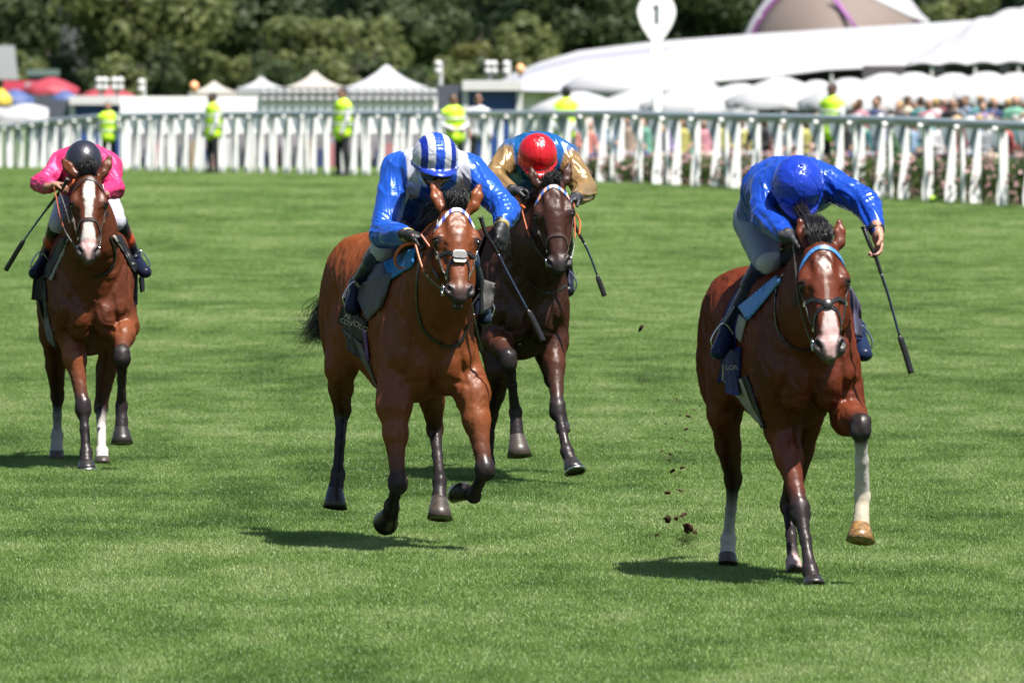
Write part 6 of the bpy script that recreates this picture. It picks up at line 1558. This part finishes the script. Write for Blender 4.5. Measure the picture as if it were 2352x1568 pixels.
def build_riders(keys='ABCD'):
    gold = simple('gold lettering', (.55, .48, .30), .4); navyc = simple('navy saddle cloth', (.010, .020, .14), .7, 0, .2, .1, 40, .001, 150)
    blk = simple('black saddle cloth', (.010, .010, .013), .7, 0, .2, .1, 40, .001, 150)
    gpad = simple('grey elastic girth', (.20, .19, .17), .8, 0, .15, .1, 60, .001, 200); gsh = simple('grey chamois', (.135, .125, .125), .8, 0, .15, .15, 30, .002, 60)
    lbl = simple('light blue pad', (.03, .20, .50), .7, 0, .2, .15, 60, .0015, 150); lea = simple('black leather', (.012, .011, .012), .35)
    slate = simple('slate saddle flap', (.07, .065, .12), .6, 0, .3, .15, 30); wpad = simple('white pad', (.55, .53, .50), .8)
    orange = simple('orange rubber rein', (.62, .13, .03), .5, 0, .4, .15, 60, .001, 120)
    info = dict(A=(blk, 'black racing saddle with a black number cloth on the blazed bay horse'), B=(blk, 'racing saddle with a light blue pad and grey chamois on the airborne horse'),
                C=(blk, 'racing saddle on the dark brown horse, mostly hidden'), D=(navyc, 'racing saddle with blue mesh pad and navy cloth on the red bay horse'))
    for k in keys:
        h = HORSES[k]; s = RID[k]; root, P, off, HH = jockey(h, s)
        cm, lab = info[k]
        so = h.B(-.1, 0, 1.62); sad = empty('racing_saddle', tuple(h.root_loc + so), lab, 'saddle', 'racing saddles on the horses'); JJ = lambda px, py, f: h.J(px, py, f) - so
        # seat: small curved saddle
        m = Blob(); m.chain([h.B(.12, 0, 1.61) - so, h.B(-.05, 0, 1.58) - so, h.B(-.30, 0, 1.60) - so], [.06, .05, .06], .04, side=h.L, flat=1.7)
        V, Fc = m.mesh(.012); link('seat', mesh_from('seat', V, Fc), sad, [lea])
        for q in (-1, 1):
            zc = 1.0 if k != 'D' else .93
            side_cloth(h, 'saddle_cloth', .0, -.42, 1.50, zc, q, cm, sad, .008, .005, 14, -.05, so, .0)
            if (k, q) in (('C', -1), ('C', 1)): side_cloth(h, 'flap', .10, -.16, 1.54, 1.22, q, slate, sad, .016, .005, 12, .0, so, .01)
            if q > 0 or k == 'C': side_cloth(h, 'girth', -.02, -.15, 1.1, .80, q, gpad if k in 'BD' else lea, sad, .006, .006, 12, .0, so, 0)
            Q = 'L' if q < 0 else 'R'
            stirrup(h, P, Q, sad, off + so, h.B(0, q*.30, 1.38) - so)
        for (nm, c4, bul, mt, th, wav) in s.get('sheets', []):
            hug_sheet(h, nm, c4, bul, {'blk': blk, 'navy': navyc, 'grey': gsh, 'lbl': lbl, 'slate': slate, 'white': wpad, 'purple': simple('purple trim cloth', (.10, .02, .20), .6), 'mesh': mesh_mat(), 'pale': simple('pale chamois', (.34, .31, .29), .8)}[mt], sad, so, th, 12, wav)
        for (txt, px, py, f, dx, dy, size) in s.get('texts', []):
            p0 = JJ(px, py, f); text_part(txt, 'lettering', p0, JJ(px+dx, py+dy, f - .0) - p0 , np.cross(JJ(px+dx, py+dy, f) - p0, h.F) * -1, size, (gold if k != 'A' else simple('navy print', (.01, .015, .05), .6)), sad if k != 'A' else sad)
        # reins from bit to hands, belongs to the bridle
        for q, Q in ((-1, 'L'), (1, 'R')):
            bit = h.H(.49, q*.072, -.09); w = P['wr'+Q] - off + unit(P['wr'+Q] - P['el'+Q]) * .06
            if s.get('noR') and Q == 'R': w = P['wrL'] - off + h.L*.05 + h.F*.08
            mid = lerp(bit, w, .5) + np.array([0, 0, -.05]) + h.L*q*.015
            sp_ = bez([bit, mid, w], 8); V, F = ribbon(sp_[:9], [h.L*q]*9, .017, .004); link('rein', mesh_from('rein', V, F, False), h.bridle, [lea])
            V, F = ribbon(sp_[8:], [h.L*q]*(len(sp_)-8), .020, .006); link('rein_grip', mesh_from('rein_grip', V, F, False), h.bridle, [orange if s.get('orange', True) else lea])
        for (pts, wd, mt) in s.get('loops', []):
            m = MB(); m.tube(bez([h.J(*p) for p in pts], 8), wd, 8, flat=.6); m.build('rein_loop', orange if mt == 'o' else lea, h.bridle, True)
        for (pxs, wd) in s.get('straps', []):
            h.skin_strap('neck_strap', pxs, wd, lea, h.bridle, .008)
        for (pts, lab2) in s.get('whips', []): whip(h, pts, lab2)
def mesh_mat():
    if 'blue mesh' in MATS: return MATS['blue mesh']
    m = simple('blue mesh', (.03, .14, .42), .6, noise=.0); N, L, b = m.node_tree.nodes, m.node_tree.links, m.node_tree.nodes['Principled BSDF']
    tc = N.new('ShaderNodeTexCoord'); w = N.new('ShaderNodeTexChecker'); w.inputs['Scale'].default_value = 130
    w.inputs['Color1'].default_value = (.02, .08, .30, 1); w.inputs['Color2'].default_value = (.12, .32, .62, 1)
    L.new(tc.outputs['Object'], w.inputs['Vector']); L.new(w.outputs['Color'], b.inputs['Base Color']); return m
RID['A'].update(
  texts=[('DURY', 153, 474, .22, 12, 26, .050), ('PITT', 140, 480, .20, 10, 26, .034)],
  whips=[([(155, 412, .80), (140, 437, .76), (102, 487, .66), (72, 528, .62), (48, 563, .6), (13, 621, .55)], 'black whip angled down to the left from the bare hand of the pink rider')],
  straps=[([(252, 545), (263, 575), (262, 600), (245, 626), (212, 636)], .014)],
  loops=[([(158, 430, .80), (166, 422, .84), (170, 412, .84)], .009, 'o'), ([(136, 440, .78), (150, 480, .84), (160, 515, .92)], .006, 'l')],
  sheets=[('flap', [(142, 548, .25), (158, 545, .28), (114, 642, .05), (96, 632, -.02)], .01, 'blk', .008, .003), ('pad_edge', [(155, 546, .28), (161, 545, .28), (118, 642, .05), (111, 642, .02)], .022, 'pale', .006, .002),
          ('flap', [(262, 542, .28), (276, 540, .25), (318, 618, -.02), (306, 628, .05)], .01, 'blk', .008, .003), ('pad_edge', [(258, 541, .28), (264, 540, .28), (311, 606, .0), (304, 610, .05)], .022, 'pale', .006, .002),
          ('girth_strap', [(309, 612, .0), (317, 612, .0), (316, 700, .0), (309, 702, .0)], .012, 'slate', .006, .002),
          ('girth', [(86, 690, -.2), (104, 690, -.1), (130, 800, -.05), (112, 784, -.2)], .01, 'grey', .006, .002),
          ('number_cloth', [(80, 625, -.15), (104, 628, -.05), (110, 692, -.05), (74, 688, -.2)], .01, 'blk', .008, .004), ('number_cloth', [(318, 640, -.05), (328, 625, -.2), (330, 668, -.2), (322, 672, -.05)], .01, 'blk', .008, .004)])
RID['B'].update(noR=True,
  whips=[([(1104, 500, .72), (1118, 540, .72), (1140, 575, .70), (1165, 625, .70), (1200, 690, .70), (1222, 730, .70), (1248, 784, .70)], 'black whip slanting across the dark horse from the gloved hand under the striped cap')],
  straps=[([(972, 580), (962, 620), (958, 680), (966, 740), (990, 775), (1030, 797), (1060, 780), (1074, 745)], .016)],
  loops=[([(958, 556, .74), (925, 565, .72), (908, 590, .66), (914, 612, .62), (948, 620, .60)], .0095, 'o'), ([(966, 560, .76), (985, 600, .80), (1008, 640, .95)], .010, 'l')],
  sheets=[('pad', [(885, 602, .25), (958, 568, .45), (950, 612, .42), (897, 644, .25)], .02, 'lbl', .012, .005),
          ('flap', [(828, 622, .0), (884, 603, .25), (898, 645, .25), (812, 650, -.02)], .015, 'slate', .010, .006), ('flap', [(812, 640, -.05), (832, 634, .02), (822, 692, .0), (784, 690, -.12)], .015, 'slate', .008, .006),
          ('chamois', [(812, 658, .03), (905, 625, .30), (880, 700, .26), (846, 738, .12)], .03, 'grey', .010, .006),
          ('number_cloth', [(788, 704, -.10), (846, 736, .10), (838, 788, .10), (778, 740, -.12)], .01, 'blk', .008, .003),
          ('girth', [(782, 750, -.3), (832, 790, .0), (874, 905, .0), (842, 842, -.25)], .01, 'grey', .006, .002), ('girth_trim', [(834, 755, .0), (842, 760, .05), (850, 830, .05), (842, 822, .0)], .02, 'purple', .006, .002),
          ('chamois', [(1102, 640, .22), (1134, 650, .05), (1128, 705, .02), (1100, 722, .22)], .01, 'grey', .010, .006)],
  texts=[('AL', 799, 726, .12, 20, 8, .034), ('COT', 795, 740, .12, 20, 8, .034), ('|OLG', 826, 749, .20, 20, 12, .040)])
RID['C'].update(
  whips=[([(1312, 500, .74), (1322, 522, .72), (1345, 565, .70), (1361, 602, .70), (1376, 645, .7), (1389, 680, .7)], 'thin black whip beside the dark horse, held by the red capped rider')],
  straps=[([(1215, 640), (1240, 668), (1270, 672), (1298, 655)], .012)],
  loops=[([(1185, 450, .70), (1196, 470, .74), (1205, 478, .80)], .010, 'o'), ([(1322, 490, .74), (1332, 510, .76), (1330, 540, .84)], .006, 'o')])
RID['D'].update(orange=False, noR=True,
  whips=[([(1984, 523, .66), (1996, 556, .68), (2012, 592, .68), (2026, 635, .68), (2038, 671, .67), (2052, 720, .66), (2066, 770, .66), (2078, 805, .66), (2093, 857, .66)], 'long black whip hanging from the bare outstretched hand of the all blue rider')],
  straps=[([(1800, 632), (1786, 660), (1782, 710), (1790, 765), (1816, 793), (1850, 803), (1878, 798)], .014)],
  sheets=[('pad', [(1698, 706, .05), (1786, 634, .35), (1797, 645, .38), (1719, 738, .12)], .02, 'mesh', .010, .003),
          ('chamois', [(1688, 712, -.02), (1716, 735, .1), (1703, 786, .05), (1680, 760, -.03)], .01, 'pale', .008, .003),
          ('number_cloth', [(1665, 800, -.12), (1703, 796, .0), (1700, 876, .02), (1650, 879, -.14)], .01, 'navy', .008, .004),
          ('girth', [(1664, 874, -.3), (1708, 868, -.1), (1758, 984, .0), (1734, 962, -.2)], .003, 'pale', .006, .002), ('girth_strap', [(1704, 866, -.1), (1718, 860, .0), (1760, 984, .0), (1749, 982, -.05)], .008, 'blk', .006, .002),
          ('flap', [(1952, 660, .15), (1974, 700, .05), (1978, 776, .0), (1964, 772, .05)], .01, 'slate', .008, .004)],
  texts=[('|', 1660, 852, -.02, 20, 0, .09), ('LON', 1682, 844, .06, 20, 0, .034)])
# ------------------------------------------------------------------ divots thrown up by the hooves, a lost ball
def clod_mesh(r, sc):
    b = Blob()
    for i in range(4): b.ell(r.normal(0, .35, 3) * np.array([1, .8, .5]), r.uniform(.35, .7, 3) * np.array([1.2, 1, .6]), None, .3)
    V, F = b.mesh(.22); V = V * sc; me = mesh_from('clod', V, F, True); displace(me, lambda Q: sc * .16 * fold_noise(Q / sc, 4, 3, .5, 2)); return me
def build_debris():
    r = np.random.default_rng(21); soil = simple('turf soil clod', (.055, .028, .018), .95, 0, .1, .4, 60, .002, 150); gr = leaf_mat('torn grass', (.05, .10, .02), (.16, .24, .06))
    base = [clod_mesh(r, 1.) for _ in range(3)]; d = 60.8
    big = [(1471, 753, 4, 9, 'tall narrow clod of earth high above the turf'), (1581, 955, 6, 4, 'small clod below the high specks'), (1545, 1080, 6, 5, 'clod just under the dark tuft'), (1566, 1073, 5, 4, 'clod to the side of the dark tuft'), (1534, 1130, 9, 5, 'flat reddish clod floating by itself'), (1562, 1126, 6, 3, 'thin flat clod beside the reddish one'),
           (1535, 1191, 9, 9, 'round dark clod in the low group'), (1553, 1189, 6, 6, 'middle clod of the low group'), (1569, 1181, 9, 4, 'flat clod at the top of the low group'), (1583, 1214, 13, 9, 'largest clod just above the torn grass'), (1597, 1221, 7, 5, 'clod touching the largest one'), (1509, 1227, 5, 4, 'lone clod low beside the torn grass'), (1576, 985, 4, 3, 'small clod in the middle of the spray'), (1540, 1042, 4, 3, 'small clod above the dark tuft')]
    k = d / FOC
    for i, (px, py, w, h, lab) in enumerate(big):
        p = at(px, py, d + r.uniform(-.2, .2)); o = bpy.data.objects.new('turf_clod', base[i % 3]); COL.objects.link(o); o.location = p; o.scale = (w*k*1.3, w*k, h*k*1.6); o.rotation_euler = (0, r.uniform(-.5, .5), r.uniform(0, 3))
        if not base[i % 3].materials: base[i % 3].materials.append(soil)
        tag(o, lab, 'clod', 'clods of earth thrown up behind the horses')
    for (px, py, rad, n, lab) in ((1475, 873, 13, 60, 'torn tuft of grass flying high beside the red bay horse'), (1537, 1056, 9, 46, 'dark tuft of grass and earth flying in mid height'), (1574, 1238, 20, 130, 'torn grass lifting off the turf under the clods')):
        paths = []; c = at(px, py, d)
        for i in range(n):
            a = r.normal(0, rad*k*.45, 3) * np.array([1.3, 1, .7]); u = unit(r.normal(size=3) + np.array([0, 0, .4])); L_ = r.uniform(.5, 1.1)*rad*k*1.3
            paths.append([a, a + u*L_*.5, a + u*L_ + np.array([0, 0, -.3*L_])])
        o = hair_strands(paths, 'grass_tuft', gr, None, .0016); o.location = c; tag(o, lab, 'grass tuft', 'tufts of grass thrown up by the hooves')
    V = []; F = []
    for i in range(700):
        px = r.normal(1555, 38) if i < 520 else r.choice([r.normal(1610, 30), r.normal(740, 60), r.normal(1180, 70), r.normal(1300, 40)]); py = r.uniform(830, 1240) if i < 560 else r.uniform(560, 1080)
        c = at(px, py, d + r.uniform(-.6, 1.2)); s_ = r.uniform(1.0, 3.4) * k * (1.2 if r.random() < .2 else .75); q = r.normal(size=(4, 3)); q = q / np.linalg.norm(q, axis=1)[:, None] * s_
        b0 = len(V); V += [c + x for x in q]; F += [(b0, b0+1, b0+2), (b0, b0+2, b0+3), (b0, b0+3, b0+1), (b0+1, b0+3, b0+2)]
    tag(link('soil_specks', mesh_from('soil_specks', V, F, False), None, [soil]), 'fine specks of soil hanging in the air behind the hooves', 'soil', None, 'stuff')
    b, zt = rail_at(2141, -.5); m = MB(); m.lathe([(.075*math.sin(a), .055*math.cos(a)) for a in np.linspace(.03, 3.11, 12)], (0, 0, 0), 16)
    o = m.build('marker_disc', simple('lime plastic', (.45, .75, .03), .5), None, True); o.location = b + np.array([0, 0, .07]); tag(o, 'lime yellow ball lying at the foot of the rail on the right', 'ball')
import time as _t
_t0 = _t.time()
def _tick(n): print(n, round(_t.time() - _t0, 1))
build_ground(); build_grass(); _tick('ground')
build_trees(); _tick('trees')
build_backdrop(); build_marker(); _tick('backdrop')
build_rail(); build_flowers(); _tick('rail')
build_people(); _tick('people')
build_horses(); _tick('horses')
build_riders(); _tick('riders')
build_debris(); _tick('debris')
